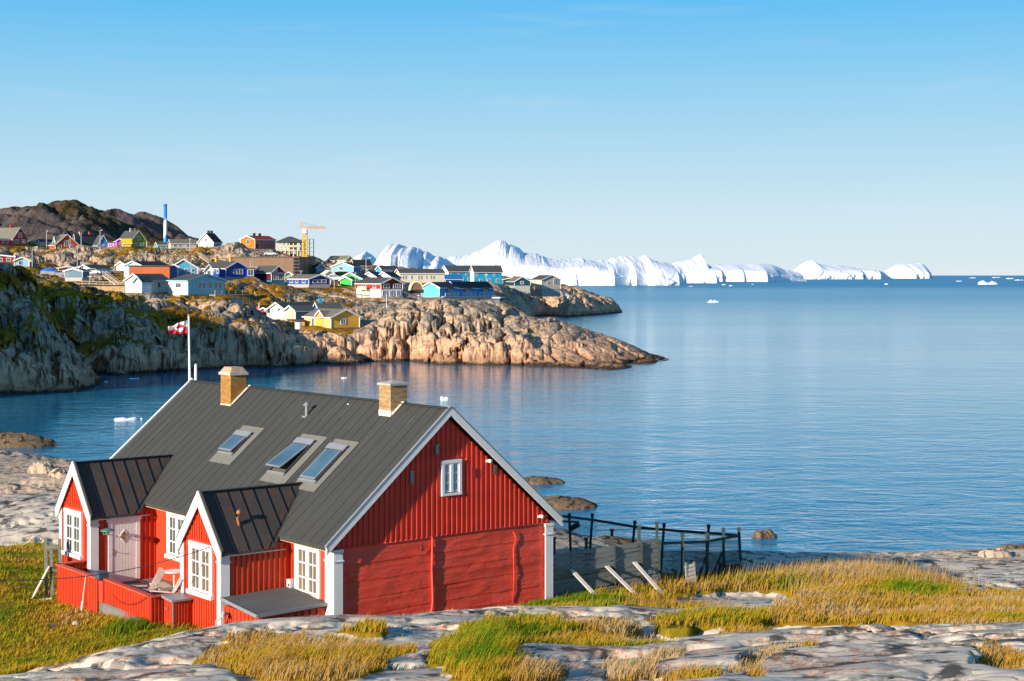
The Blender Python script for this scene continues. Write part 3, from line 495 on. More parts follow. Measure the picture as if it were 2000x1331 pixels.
# push the steep faces in and out so they read as broken rock
gy, gx = np.gradient(B1); dYr = np.gradient(Yh, axis=0); dXc = np.gradient(Xh, axis=1)
sy_ = gy/dYr; steep = sstep(.5, 1.6, np.abs(sy_))*free
f4, e4, c4 = worley(Xh*.30+2*n1, B1*.12+5, Yh*.12, 14); f5, e5, c5 = worley(Xh*.8+n1, B1*.30+5, Yh*.3, 15)
f6, e6, c6 = worley(Xh*.10+.35*n1, B1*.015+3, Yh*.03, 16)
dep = steep*(-3.4*np.exp(-(e6/.05)**2)-1.3*np.exp(-(e4/.045)**2)+(np.sqrt(np.clip(e4, 0, .6))-.5)*2.2+(c4-.5)*1.6+(np.sqrt(np.clip(e5, 0, 1))-.5)*.4)
Yd = Yh-dep; Xd = Xh+steep*n1*.6
slope = np.hypot(sy_, gx/dXc)
gm = .55-slope*.55+.9*n0+.35*n1-1.1*wb; gm = gm+np.where(Yh < 350, sstep(420, 300, pxh)*(.34+.30*slope), 0); gm = gm-1.2*np.exp(-((pxh-462)/34)**2)*(Yh > 520); gm = np.where((pxh > 330) & (pxh < 720) & (Yh > 318) & (Yh < 430), gm+.14, gm); gm = np.where((SD < 7), gm-.9*(1-SD/7)-.3, gm)
gm = np.where((pxh > 690) & (Yh < 400), gm-.30, gm); gm = np.where((Yh > 345) & (pxh < 760), gm+.16, gm)
dryh = np.clip(.5+.9*n1+.5*n0+np.where(pxh < 330, -.25, .1), 0, 1)
headland = tag(grid_mesh('headland', Xd, Yd, B1, M_cliff, {'grass': np.clip(gm, 0, 1), 'dry': dryh}), kind='structure')
def hz(x, y):
    a = (math.log(y)-math.log(208))/(math.log(1000)-math.log(208))*(hr-1); b = (x/y+.41)/.525*(hc-1)
    i = int(min(max(a, 0), hr-2)); j = int(min(max(b, 0), hc-2)); a -= i; b -= j
    return float((B1[i,j]*(1-a)+B1[i+1,j]*a)*(1-b)+(B1[i,j+1]*(1-a)+B1[i+1,j+1]*a)*b)

# hill beyond the left of the view, whose shadow lies on the bay's cliffs
ax = Vector((.6726, .7393, 0)); cx = Vector((.7393, -.6726, 0))
a_, c_ = np.meshgrid(np.linspace(-75, 88, 90), np.linspace(-420, -186, 130)); Xs = a_*ax.x+c_*cx.x; Ys = a_*ax.y+c_*cx.y
top = np.interp(c_, [-420,-300,-271,-244,-225,-214,-204,-192], [62,62,59,57,55,40,14,-6])
hs = top*np.clip(1-((a_-15)/78.0)**2, -.3, 1)+fbm(Xs*.05, Ys*.05, Xs*0, 5, 90)*3*sstep(-3, 12, top)
hill_side = tag(grid_mesh('hillside', Xs, Ys, hs-1, M_cliff, {'grass': np.clip(.6+fbm(Xs*.05, Ys*.05, Xs*0, 3, 91), 0, 1), 'dry': np.full(Xs.shape, .4)}), kind='structure')

# far hill behind the town
def far_ridge(name, prof, Y, depth, base, seed):
    px = np.linspace(prof[0][0], prof[-1][0], 520); crest = np.interp(px, [p[0] for p in prof], [p[1] for p in prof])
    v = np.linspace(0, 1, 150); P, V = np.meshgrid(px, v); Cr = np.broadcast_to(crest, P.shape)
    Yv = Y+depth*(V-.55)*1.0; X = (P-1000)/F*Y+0*V; zc = H-(Cr-HY)/F*Y
    sh = np.where(V < .55, sstep(-.12, .55, V)**.9, 1-sstep(.55, 1.2, V)*1.0)
    nn = fbm(X*.012, Yv*.012, X*0, 6, seed); rr = ridged(X*.009, Yv*.009, X*0, 5, seed+3); f1, e1, c1 = worley(X*.012+nn, Yv*.012, X*0, seed+5)
    z = base+(zc-base)*sh+((nn*26+rr*14+(np.sqrt(np.clip(e1, 0, 1))-.5)*24))*(.25+.75*np.clip(1-np.abs(V-.4)*2.6, 0, 1))*np.clip((zc-base)/60, 0, 1)
    return tag(grid_mesh(name, X, Yv, z, M_hill, {'grass': np.clip(.25+.8*fbm(X*.01, Yv*.01, X*0, 3, seed+9), 0, 1), 'dry': np.full(X.shape, .6)}), kind='structure')
far_ridge('far_hill', [(-500,470),(-300,440),(-120,432),(-40,428),(0,423),(18,422),(40,414),(60,409),(84,408),(100,402.5),(125,401),(150,403.5),(163,407),(178,406),(200,413),(216,414),(235,421),(256,429),(275,436),(300,446),(330,458),(360,468),(400,478)], 2300, 900, 20, 101)
far_ridge('far_hill_shoulder', [(200,470),(230,455),(248,434),(262,428),(275,427.5),(290,432),(305,435),(320,443),(340,455),(358,466),(380,476),(420,490)], 2700, 700, 20, 131)
# ---------------------------------------------------------------- the red house in front, built in its own frame: x along the gable, y along the ridge
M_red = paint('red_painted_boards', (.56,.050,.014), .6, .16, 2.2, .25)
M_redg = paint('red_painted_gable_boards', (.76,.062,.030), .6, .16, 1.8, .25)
M_rail = paint('faded_red_painted_rail', (.58,.085,.045), .65, .14, 3, .2)
M_white = paint('white_painted_wood', (.80,.79,.77), .5, .06, 3, .08)
M_curt = paint('pale_curtain', (.42,.38,.28), .9, .2, 8)
def lower_wall_mat():
    t = NT('red_painted_tarred_felt'); P = t.map(); a = t.noise(t.map((1,1,2.2)), 1.3, 5, .6); b = t.noise(t.map((.8,1,3)), 7, 5, .7); c = t.noise(P, 26, 4, .7)
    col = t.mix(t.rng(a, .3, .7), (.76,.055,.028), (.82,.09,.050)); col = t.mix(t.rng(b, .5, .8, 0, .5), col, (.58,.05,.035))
    st = t.noise(t.map((9,9,.35)), 1, 4, .6); col = t.mix(t.rng(st, .56, .75, 0, .35), col, (.76,.18,.12))
    h = t.math('ADD', t.math('MULTIPLY', a, .7), t.math('MULTIPLY', b, .35)); h = t.math('ADD', h, t.math('MULTIPLY', c, .06))
    return t.done(col, .45, t.bump(h, .55, .07), spec=.45)
M_felt = lower_wall_mat()
def roof_mat(name, base, alt, rust=0, sc=1.02):
    t = NT(name); P = t.co.outputs['Object']; a = t.noise(t.map((.5,2.0,.5)), .9, 5, .6); b = t.noise(t.map(), 30, 3, .7); c = t.noise(t.map((.25,3.2,.25)), 1.6, 5, .7)
    col = t.mix(t.rng(a, .3, .7), base, alt); col = t.mix(t.rng(b, .4, .8, 0, .35), col, tuple(x*1.5 for x in alt)); col = t.mix(t.rng(c, .56, .78, 0, .35), col, tuple(x*.6 for x in base))
    if rust:
        r = t.noise(t.map((3.2,3.2,.8)), 1.1, 6, .7); col = t.mix(t.rng(r, .50, .66, 0, rust), col, (.17,.055,.02))
    return t.done(col, .8, t.bump(b, .25, .01), spec=.3)
M_roof = roof_mat('grey_green_roof_felt', (.042,.043,.040), (.053,.054,.050))
M_pro = roof_mat('rusty_dark_porch_roofing', (.050,.045,.042), (.075,.062,.055), .65)
M_shedroof = roof_mat('dark_flat_roof_felt', (.075,.075,.075), (.12,.12,.12))
M_patch = paint('pale_roof_patch_felt', (.17,.165,.145), .8, .12, 3, .15)
M_lead = paint('grey_metal_flashing', (.24,.25,.27), .4, .1, 5, .05, .6)
M_dark = paint('dark_metal', (.04,.045,.05), .5, .2, 5)
M_deck = paint('weathered_deck_boards', (.20,.185,.17), .8, .3, 2, .3, stretch=(1,8,1))
M_teak = paint('faded_pink_timber', (.58,.42,.37), .7, .3, 4, .2)
M_green_m = paint('green_enamel', (.10,.22,.17), .35, .1, 4)
M_pend = paint('unpainted_eave_board', (.60,.36,.14), .7, .15, 6)
def glass(name, c=(.06,.075,.09), r=.04):
    t = NT(name); n = t.noise(t.map(), .9, 2); return t.done(t.mix(t.rng(n, .3, .7), c, tuple(x*1.6 for x in c)), r, t.bump(n, .08, .02), spec=1.0)
M_glass = glass('window_glass'); M_sky_glass = glass('skylight_glass', (.05,.10,.14), .02)
def brick(name, c1, c2, mort):
    t = NT(name); P = t.map(); cx_ = t.n('SeparateXYZ'); t.l(P, cx_.inputs[0]); ad = t.math('ADD', cx_.outputs[0], cx_.outputs[1]); cb = t.n('CombineXYZ'); t.l(ad, cb.inputs[0]); t.l(cx_.outputs[2], cb.inputs[1])
    b = t.n('TexBrick'); t.l(cb.outputs[0], b.inputs['Vector']); b.inputs['Scale'].default_value = 1; b.inputs['Brick Width'].default_value = .23; b.inputs['Row Height'].default_value = .075; b.inputs['Mortar Size'].default_value = .008
    b.inputs['Color1'].default_value = (*c1,1); b.inputs['Color2'].default_value = (*c2,1); b.inputs['Mortar'].default_value = (*mort,1)
    n = t.noise(P, 3.5, 5, .7); col = t.mix(t.rng(n, .48, .7, 0, .65), b.outputs[0], (.20,.13,.05))
    h = t.math('SUBTRACT', t.math('MULTIPLY', n, .3), b.outputs['Fac']); return t.done(col, .85, t.bump(h, .6, .012), spec=.2)
M_brick1 = brick('yellow_brick', (.52,.26,.05), (.34,.155,.035), (.22,.15,.09)); M_brick2 = brick('pale_yellow_brick', (.54,.34,.15), (.33,.20,.085), (.24,.19,.13))

house = empty('red_house', HO, HR, 'big red wooden house with dark roof and two chimneys standing at the shore in front', 'house')
W_, L_, EZ, RZ = 8.5, 16.85, 2.66, 6.42; SL = (6.66-2.77)/(4.2+.37)
def rz_(u): return min(2.77+SL*(u+.37), 2.77+SL*(8.77-u))-.24        # underside of the main roof
# walls
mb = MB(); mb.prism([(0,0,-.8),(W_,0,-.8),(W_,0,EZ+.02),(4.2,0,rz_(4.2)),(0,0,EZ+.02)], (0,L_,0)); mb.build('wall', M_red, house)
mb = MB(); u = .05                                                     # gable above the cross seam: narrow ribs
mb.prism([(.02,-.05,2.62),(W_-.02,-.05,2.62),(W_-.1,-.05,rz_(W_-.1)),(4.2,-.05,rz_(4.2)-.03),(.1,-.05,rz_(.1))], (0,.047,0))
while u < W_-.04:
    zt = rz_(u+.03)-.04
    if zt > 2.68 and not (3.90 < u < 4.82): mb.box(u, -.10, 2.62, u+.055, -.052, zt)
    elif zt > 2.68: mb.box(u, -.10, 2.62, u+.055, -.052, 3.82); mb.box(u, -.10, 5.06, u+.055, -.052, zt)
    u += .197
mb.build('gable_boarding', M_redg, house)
# lower wall: wide overlapping painted courses, lumpy
cu, cz = np.meshgrid(np.linspace(.0, W_, 240), np.linspace(-.7, 2.66, 150)); wv = .05*np.sin(cu*.6+1)+.06*fbm(cu*.6, cz*.4, cu*0, 3, 5)
crs = (cz+wv+.05*cu*.15)/.52; fr = crs-np.floor(crs)
dy = -.035-.014*(1-fr)**4-.022*fbm(cu*1.0, cz*2.6, cu*0, 4, 7)-.026*ridged(cu*.35, cz*1.9, cu*0, 3, 8)
low = grid_mesh('lower_wall_cladding', cu, dy, cz, M_felt); low.parent = house
mb = MB(); mb.box(-.02, -.085, 2.585, W_+.02, -.053, 2.63)
mb.tube([(3.62,-.10,2.6),(3.60,-.10,1.6),(3.64,-.10,.6),(3.58,-.11,.25),(3.52,-.14,-.3)], .035); mb.tube([(6.93,-.085,2.45),(7.03,-.09,2.2),(6.92,-.085,1.9),(6.95,-.085,.9),(6.9,-.085,.1)], .014)
mb.build('wall_pipe', M_felt, house, smooth=True)
def ribs(mb, fixed, a, b, z0, z1, axis, out_, step=.19, holes=(), wd=.045, th=.035):
    """upright battens on a wall; axis 'x' runs along x at y=fixed, 'y' along y at x=fixed"""
    k = a+.06
    while k < b-.05:
        segs = [(z0, z1(k) if callable(z1) else z1)]
        for h0, h1, hz0, hz1 in holes:
            if h0-.03 < k < h1+.0:
                segs = [s_ for p, q in segs for s_ in ((p, min(q, hz0)), (max(p, hz1), q)) if s_[1]-s_[0] > .03]
        for p, q in segs:
            f0, f1 = (fixed, fixed+out_*th) if out_ > 0 else (fixed+out_*th, fixed)
            if axis == 'x': mb.box(k, f0, p, k+wd, f1, q)
            else: mb.box(f0, k, p, f1, k+wd, q)
        k += step
mb = MB(); ribs(mb, 0, .42, 2.5, -.6, 2.5, 'y', -1, holes=[(.66,2.2,.85,2.55)])
mb.build('wall_battens', M_red, house)
# corner boards with a small cap moulding
def corner(x0, x1, y0, y1, z0=-.8, z1=2.58, par=None):
    m = MB(); m.box(x0, y0, z0, x1, y1, z1); m.box(x0-.03, y0-.03, z1-.38, x1+.03, y1+.03, z1-.33); m.box(x0-.02, y0-.02, z1-.10, x1+.02, y1+.02, z1+.001); m.build('corner_board', M_white, par or house, bevel=.006)
corner(-.045, .24, -.15, -.101); corner(-.09, -.047, -.15, .36); corner(W_-.24, W_+.05, -.15, -.101); corner(W_+.051, W_+.09, -.15, .2); corner(-.08, .2, L_+.002, L_+.05); corner(W_-.2, W_+.08, L_+.002, L_+.05)
# main roof: two slabs with standing laps running down the slope
RT = .12
roof = MB()
for sg in (1, -1):
    def X(u): return u if sg == 1 else 8.4-u
    e0 = (X(-.42), 2.73); e1 = (4.2 if sg == 1 else 4.2, 6.66)
    y0, y1 = -.28, L_+.33
    roof.prism([(e0[0], y0, e0[1]), (e1[0], y0, e1[1]), (e1[0], y0, e1[1]-RT*1.3), (e0[0], y0, e0[1]-RT*1.0)], (0, y1-y0, 0))
roof_o = roof.build('roof', M_roof, house)
lap = MB(); k = -.3; rn = random.Random(3)
while k < L_+.2:
    lap.bar((-.40, k, 2.755), (4.18, k, 6.655), .010+.005*rn.random(), .003, up=(0,1,0)); k += .50+.06*rn.random()
lap.bar((4.2,-.33,6.665),(4.2,L_+.33,6.665),.30,.02); lap.build('roof_seam', M_roof, roof_o)
for u0, u1, v in [(3.25,3.85,8.15),(3.3,3.95,5.95),(3.5,3.95,5.05),(3.2,3.9,1.75),(2.6,2.95,2.55),(3.5,3.8,1.15),(3.1,3.4,3.95)]:
    st = MB(); st.bar((u0, v, 2.765+SL*(u0+.37)+.016), (u1, v, 2.765+SL*(u1+.37)+.016), .018, .008, up=(0,1,0)); st.build('roof_seam_repair', M_lead, roof_o)
# bargeboards
for (y, dy) in ((-.325, .044), (L_+.335, .045)):
    for sg in (1, -1):
        def X(u): return u if sg == 1 else 8.4-u
        m = MB(); m.prism([(X(-.46),y,2.74),(X(4.2),y,6.71),(X(4.2),y,6.44),(X(-.46),y,2.46)], (0, dy, 0)); m.build('bargeboard', M_white, house)
        m = MB(); m.prism([(X(-.47),y-.012,2.78),(X(4.2),y-.012,6.76),(X(4.2),y-.012,6.69),(X(-.47),y-.012,2.71)], (0, dy+.05, 0)); m.build('verge_trim', M_lead if y < 0 else M_white, house)
m = MB(); m.bar((-.40,-.33,2.64),(-.40,L_+.33,2.64),.03,.10); m.bar((8.80,-.33,2.64),(8.80,L_+.33,2.64),.03,.10); m.build('eave_board', M_pend, house)
# porches (gabled wings)
def porch(v0, v1, pu, gz_, rzz, back_v, back_u, holes_side, win, side_ext):
    vc = (v0+v1)/2; w2 = (v1-v0)/2; zb = -.9
    wing = MB(); wing.prism([(pu,v0,zb),(pu,v1,zb),(pu,v1,gz_),(pu,vc,rzz-.25),(pu,v0,gz_)], (-pu-.005,0,0)); wing_o = wing.build('porch_wall', M_red, house)
    sl = (rzz-.12-gz_+.02)/(w2)
    m = MB(); ribs(m, pu, v0+.1, v1-.1, zb+.1, lambda k: gz_-.05+max(0, (w2-abs(k+.02-vc)))*((rzz-.3-gz_)/w2), 'y', -1, .155, holes=[win], wd=.035)
    ribs(m, v0, pu+.25, -.02, zb+.1, gz_-.06, 'x', -1, .19, holes=holes_side)
    m.build('porch_battens', M_red, wing_o)
    # roof slabs running back onto the main roof
    def umain(z): return (z-2.77)/SL-.37
    ov = .16; ze = gz_+.10-ov*((rzz-gz_-.10)/w2); r = MB(); f_u = pu-.10
    for sg in (-1, 1):
        ye = vc+sg*(w2+ov); zr = rzz; ue = umain(ze)-.12; ur = umain(zr)-.05
        top = [Vector((f_u,ye,ze)), Vector((ue,ye,ze)), Vector((ur,vc,zr)), Vector((f_u,vc,zr))]; r.prism(top, (0,0,-.09))
    ro = r.build('porch_roof', M_pro, house)
    s2 = MB(); k = f_u+.02; i = 0
    while k < umain(rzz):
        for sg in (-1, 1):
            fr0 = 0.0
            u_e = umain(ze)
            if k > u_e: fr0 = (k-u_e)/(umain(rzz)-u_e)
            pa = Vector((k, vc+sg*(w2+ov)*(1-fr0), ze+(rzz-ze)*fr0+.012)); pb = Vector((k, vc, rzz+.012)); s2.bar(pa, pb, .045 if i else .3, .014, up=(1,0,0))
        k += .46; i += 1
    s2.bar((f_u,vc,rzz+.02),(umain(rzz),vc,rzz+.02),.18,.02)
    for sg in (-1, 1): s2.bar((umain(ze)+.02,vc+sg*(w2+ov),ze+.012),(umain(rzz),vc,rzz+.012),.16,.02)
    s2.build('roof_seam', paint('dark_seam_strip', (.022,.022,.022), .7), ro)
    m = MB()
    for sg in (-1, 1):
        ye = vc+sg*(w2+ov+.03)
        m.prism([(f_u-.045,ye,ze+.03),(f_u-.045,vc,rzz+.07),(f_u-.045,vc,rzz-.42),(f_u-.045,ye-sg*.10,ze-.30),(f_u-.045,ye,ze-.27)], (.042,0,0))
    m.build('bargeboard', M_white, wing_o)
    m = MB()
    for sg in (-1, 1): m.bar((f_u,vc+sg*(w2+ov),ze-.10),(-.3,vc+sg*(w2+ov),ze-.10),.03,.03)
    m.build('eave_trim', M_lead, wing_o)
    for y0, y1 in ((v0-.03, v0+.19), (v1-.19, v1+.03)):
        q = MB(); q.box(pu-.06, y0, zb, pu-.035, y1, gz_-.04); q.box(pu-.085, y0-.02, gz_-.42, pu-.034, y1+.02, gz_-.37); q.build('corner_board', M_white, wing_o)
    q = MB(); q.box(pu-.06, v0-.065, zb, pu+.25, v0-.037, gz_-.04); q.box(pu-.08, v0-.09, gz_-.42, pu+.28, v0-.036, gz_-.37); q.box(pu-.08, v0-.085, gz_-.12, pu+.27, v0-.036, gz_-.04); q.build('corner_board', M_white, wing_o)
    return wing_o, ro
wing2, wroof2 = porch(2.5, 5.08, -2.45, 2.50, 4.12, 0, 0, [], (2.9,4.6,.80,2.6), 0)
wing1, wroof1 = porch(11.9, 14.5, -2.47, 2.50, 4.20, 0, 0, [(-1.85,-.68,-1,2.32)], (12.5,14.15,.76,2.6), 0)
# windows: casings, two sashes of three panes
def window(par, origin, ax_, outw, wd, ht, sill=True, cas=.16, cols=2, rows=3, name='window', frame=M_white, gl=M_glass, mid=.10):
    o, a, b = Vector(origin), Vector(ax_), Vector(outw)
    def bx(m, s0, z0, s1, z1, d0, d1, mi=0):
        p = [o+a*s0+b*d0+Vector((0,0,z0)), o+a*s1+b*d0+Vector((0,0,z0)), o+a*s1+b*d1+Vector((0,0,z0)), o+a*s0+b*d1+Vector((0,0,z0))]; m.prism(p, (0,0,z1-z0), mi)
    m = MB(); T0, T1 = .0, .085
    bx(m, -cas, ht, wd+cas, ht+cas, T0, T1); bx(m, -cas, -.03, 0, ht, T0, T1-.01); bx(m, wd, -.03, wd+cas, ht, T0, T1-.01)
    if sill: bx(m, -cas-.05, -.16, wd+cas+.05, -.03, T0, T1+.05)
    else: bx(m, -cas, -cas, wd+cas, -.03, T0, T1)
    fr = m.build(name, frame, par, bevel=.004)
    s_ = MB(); sw = (wd-mid)/cols if cols == 2 else wd
    bx(s_, wd/2-mid/2, 0, wd/2+mid/2, ht, .0, .075)
    for c in range(cols):
        s0 = c*(sw+mid) if cols == 2 else 0; s1 = s0+sw
        bx(s_, s0, 0, s0+.045, ht, 0, .055); bx(s_, s1-.045, 0, s1, ht, 0, .055); bx(s_, s0+.045, 0, s1-.045, .055, 0, .054); bx(s_, s0+.045, ht-.055, s1-.045, ht, 0, .054)
        for r in range(1, rows): zz = ht*r/rows; bx(s_, s0+.045, zz-.02, s1-.045, zz+.02, 0, .053)
        bx(s_, (s0+s1)/2-.012, .055, (s0+s1)/2+.012, ht-.055, 0, .045)
    s_.build('window_sash', frame, fr)
    g_ = MB(); bx(g_, .02, .02, wd-.02, ht-.02, .0, .028); g_.build('window_pane', gl, fr)
    return fr
gl_warm = glass('glass_with_curtain_behind', (.13,.11,.08), .06); gl_cool = glass('glass_with_pale_curtain', (.05,.06,.06), .05)
window(wing2, (-2.455,4.36,1.05), (0,-1,0), (-1,0,0), 1.20, 1.34, gl=gl_warm)
window(wing1, (-2.475,13.92,.98), (0,-1,0), (-1,0,0), 1.16, 1.36, gl=gl_cool)
window(house, (-.005,2.0,1.05), (0,-1,0), (-1,0,0), 1.14, 1.36, gl=gl_warm, sill=False)
window(house, (-.005,10.75,1.02), (0,-1,0), (-1,0,0), 1.14, 1.36, gl=gl_cool)
window(house, (4.08,-.06,3.97), (1,0,0), (0,-1,0), .58, .92, sill=False, cas=.11, gl=glass('blue_reflecting_glass', (.06,.20,.25), .05))
# door in the porch side
m = MB(); y = 11.9
m.box(-1.86, y-.06, .02, -1.70, y-.001, 2.16); m.box(-.80, y-.06, .02, -.64, y-.001, 2.16); m.box(-1.92, y-.075, 2.161, -.60, y-.001, 2.30); m.box(-1.74, y-.05, -.06, -.76, y-.001, .019)
dr = m.build('door', M_white, wing1, bevel=.004)
m = MB(); m.box(-1.69, y-.035, .03, -.81, y-.002, 2.15)
for k in range(7): m.box(-1.66+k*.12, y-.043, .10, -1.56+k*.12, y-.036, 2.08)
m.build('door_leaf', paint('lilac_white_door_paint', (.80,.81,.76), .45, .05, 3), dr)
m = MB(); cxx = -1.25; m.prism([(cxx-.20,y-.06,1.62),(cxx,y-.06,1.38),(cxx+.20,y-.06,1.62),(cxx,y-.06,1.86)], (0,.02,0), 0); m.prism([(cxx-.155,y-.066,1.62),(cxx,y-.066,1.435),(cxx+.155,y-.066,1.62),(cxx,y-.066,1.805)], (0,.007,0), 1)
m.build('door_light', [M_white, glass('door_glass', (.16,.15,.09))], dr)
m = MB(); m.box(-1.66,y-.055,.95,-1.62,y-.034,1.18); m.tube([(-1.64,y-.05,1.10),(-1.64,y-.11,1.10),(-1.52,y-.11,1.10)], .012); m.build('door_handle', paint('tarnished_brass', (.30,.16,.07), .4), dr)
# lamps and small fittings
m = MB(); m.lathe([(.0,.05),(.10,.03),(.24,-.02),(.25,-.05),(.23,-.045),(.0,.0)], (-2.05,y-.42,1.98), 20); m.tube([(-2.05,y-.02,1.80),(-2.05,y-.2,1.78),(-2.05,y-.42,1.86),(-2.05,y-.42,1.98)], .018); m.lathe([(0,-.16),(.05,-.14),(.06,-.05),(.05,0),(0,0)], (-2.05,y-.42,1.93), 12); m.box(-2.10,y-.04,1.70,-2.0,y-.004,1.86)
m.build('porch_lamp', M_green_m, wing1, smooth=False)
m = MB(); m.box(3.70,-.19,5.33,3.80,-.101,5.50); m.box(3.66,-.22,5.50,3.84,-.101,5.53); m.box(3.71,-.20,5.22,3.79,-.12,5.329); m.build('wall_lamp', paint('grey_lamp_housing', (.25,.32,.30), .4), house)
for (u, z) in ((5.86,4.86),(8.05,2.85)):
    m = MB(); m.tube([(u,-.10,z),(u,-.16,z),(u+.02,-.25,z-.01)], [.05,.06,.055], 10); m.box(u-.1,-.12,z-.05,u-.045,-.102,z+.04); m.build('spotlight', M_white, house)
for (u, z, w_, h_, c) in ((2.83,4.55,.13,.42,(.30,.28,.30)),(6.15,4.55,.12,.30,(.12,.13,.08)),(5.32,4.50,.10,.28,(.30,.02,.03)),(3.22,2.30,.14,.2,(.45,.05,.04))):
    m = MB(); m.box(u-w_/2,-.118,z-h_/2,u+w_/2,-.101,z+h_/2)
    for k in range(5): m.box(u-w_/2+.01,-.124,z-h_/2+.03+k*h_/6,u+w_/2-.01,-.119,z-h_/2+.045+k*h_/6)
    m.build('wall_vent', paint('vent_%d' % int(u*100), c, .6), house)
m = MB(); m.box(-.20,2.2,1.05,-.002,2.44,1.36); m.box(-.207,2.26,1.15,-.201,2.34,1.22,1); m.build('meter_box', [paint('grey_box', (.55,.55,.58), .4), M_dark], house)
# chimneys
def chimney(u0, u1, v0, v1, zt, mat_, cap):
    m = MB(); m.box(u0, v0, 4.5, u1, v1, zt); c_o = m.build('chimney', mat_, roof_o)
    m = MB(); m.box(u0-.012, v0-.012, 5.6+(.38 if u0 > 3.6 else 0), u0+.1, v1+.012, 6.02+(.42 if u0 > 3.6 else 0)); m.bar((u0+.02,v0-.02,2.77+SL*(u0+.37)+.06),(4.2,v0-.02,6.72),.03,.16,up=(0,1,0)); m.build('chimney_flashing', paint('pale_mortar_flashing', (.66,.60,.50), .8), c_o)
    if cap == 'frustum':
        m = MB(); m.box(u0-.06, v0-.06, zt, u1+.06, v1+.06, zt+.10, 1)
        a, b = (u0-.03, v0-.03, u1+.03, v1+.03), (u0+.1, v0+.1, u1-.1, v1-.1)
        m.add([(a[0],a[1],zt+.10),(a[2],a[1],zt+.10),(a[2],a[3],zt+.10),(a[0],a[3],zt+.10),(b[0],b[1],zt+.30),(b[2],b[1],zt+.30),(b[2],b[3],zt+.30),(b[0],b[3],zt+.30)], [(0,1,5,4),(1,2,6,5),(2,3,7,6),(3,0,4,7),(4,5,6,7)], 0)
        m.build('chimney_cap', [paint('sandstone_cap', (.46,.32,.20), .85, .2, 4), paint('white_cap_band', (.50,.47,.42), .7)], c_o)
    else:
        m = MB(); m.box(u0-.05, v0-.05, zt, u1+.05, v1+.05, zt+.07); m.add([(u0-.05,v0-.05,zt+.07),(u1+.05,v0-.05,zt+.07),(u1+.05,v1+.05,zt+.07),(u0-.05,v1+.05,zt+.07),((u0+u1)/2,(v0+v1)/2,zt+.16)], [(0,1,4),(1,2,4),(2,3,4),(3,0,4)])
        m.build('chimney_cap', paint('concrete_cap', (.42,.39,.35), .85, .15, 4), c_o)
chimney(3.40, 4.06, 12.56, 13.34, 7.12, M_brick1, 'frustum'); chimney(3.72, 4.38, 2.38, 3.06, 7.26, M_brick2, 'slab')
m = MB(); bz = 2.77+SL*(3.39+.37); m.tube([(3.39,7.1,bz-.1),(3.39,7.1,bz+.34)], .055, 12); m.lathe([(.0,.12),(.02,.11),(.13,.0),(.13,-.02),(0,-.01)], (3.39,7.1,bz+.38), 14); m.box(3.27,6.98,bz-.06,3.51,7.22,bz+.0); m.build('flue', M_lead, roof_o)
m = MB(); m.lathe([(0,.04),(.03,.03),(.04,0)], (3.95,5.3,2.77+SL*4.32), 8); m.build('roof_knob', M_white, roof_o)
m = MB(); m.tube([(-1.55,2.95,2.95),(-1.65,2.95,3.35),(-1.60,2.95,3.50)], .045, 10); m.lathe([(0,.09),(.07,.05),(.09,-.03),(.05,-.07),(0,-.07)], (-1.60,2.95,3.52), 12); m.build('vent_pipe', paint('rusty_pipe', (.40,.13,.06), .6, .3, 6), wroof2)
# skylights on their felt patches
def skylight(v0, v1, gv0, gv1, gu0, gu1, u0, u1, tilt):
    def P(u, v, h): return Vector((u-.649*h, v, 2.77+SL*(u+.37)+.761*h))
    def slab(m, ua, ub, va, vb, h0, h1, mi=0, h0b=None, h1b=None):
        h0b = h0 if h0b is None else h0b; h1b = h1 if h1b is None else h1b     # a = lower edge
        vs = [P(ua,va,h0),P(ub,va,h0b),P(ub,vb,h0b),P(ua,vb,h0),P(ua,va,h1),P(ub,va,h1b),P(ub,vb,h1b),P(ua,vb,h1)]
        m.add(vs, [(0,3,2,1),(4,5,6,7),(0,1,5,4),(1,2,6,5),(2,3,7,6),(3,0,4,7)], mi)
    m = MB(); slab(m, u0, u1, v0, v1, .012, .034); pt = m.build('skylight', M_patch, roof_o)
    m = MB(); t_ = .07
    slab(m, gu0-t_, gu0, gv0-t_, gv1+t_, .035, .10); slab(m, gu1, gu1+t_, gv0-t_, gv1+t_, .035, .11); slab(m, gu0, gu1, gv0-t_, gv0, .035, .10, 1); slab(m, gu0, gu1, gv1, gv1+t_, .035, .10, 1)
    slab(m, gu1-.06, gu1+.12, gv0-t_-.02, gv1+t_+.02, .111, .145)
    m.build('skylight_frame', [M_lead, M_dark], pt)
    m = MB(); b = .05; H0, H1 = .135+tilt, .135
    for (ua, ub, va, vb) in ((gu0, gu0+b, gv0, gv1), (gu0+b, gu1-.09, gv0, gv0+b), (gu0+b, gu1-.09, gv1-b, gv1)):
        fa = (gu1-ua)/(gu1-gu0); fb = (gu1-ub)/(gu1-gu0); slab(m, ua, ub, va, vb, .103+tilt*fa, .140+tilt*fa, 0, .103+tilt*fb, .140+tilt*fb)
    m.build('skylight_sash', M_lead, pt)
    m = MB(); fa = 1; fb = (.09)/(gu1-gu0); slab(m, gu0+b, gu1-.09, gv0+b, gv1-b, .112+tilt, .130+tilt, 0, .112+tilt*fb, .130+tilt*fb); m.build('skylight_pane', M_sky_glass, pt)
    m = MB(); slab(m, gu0, gu1, gv0, gv1, .035, .045); m.build('skylight_opening', paint('dim_room_lining', (.10,.09,.06), .9), pt)
skylight(8.86, 10.38, 9.28, 10.18, 1.70, 2.36, 1.33, 2.74, .06)
skylight(4.68, 6.26, 5.14, 6.08, 1.36, 2.42, 1.03, 2.75, .22)
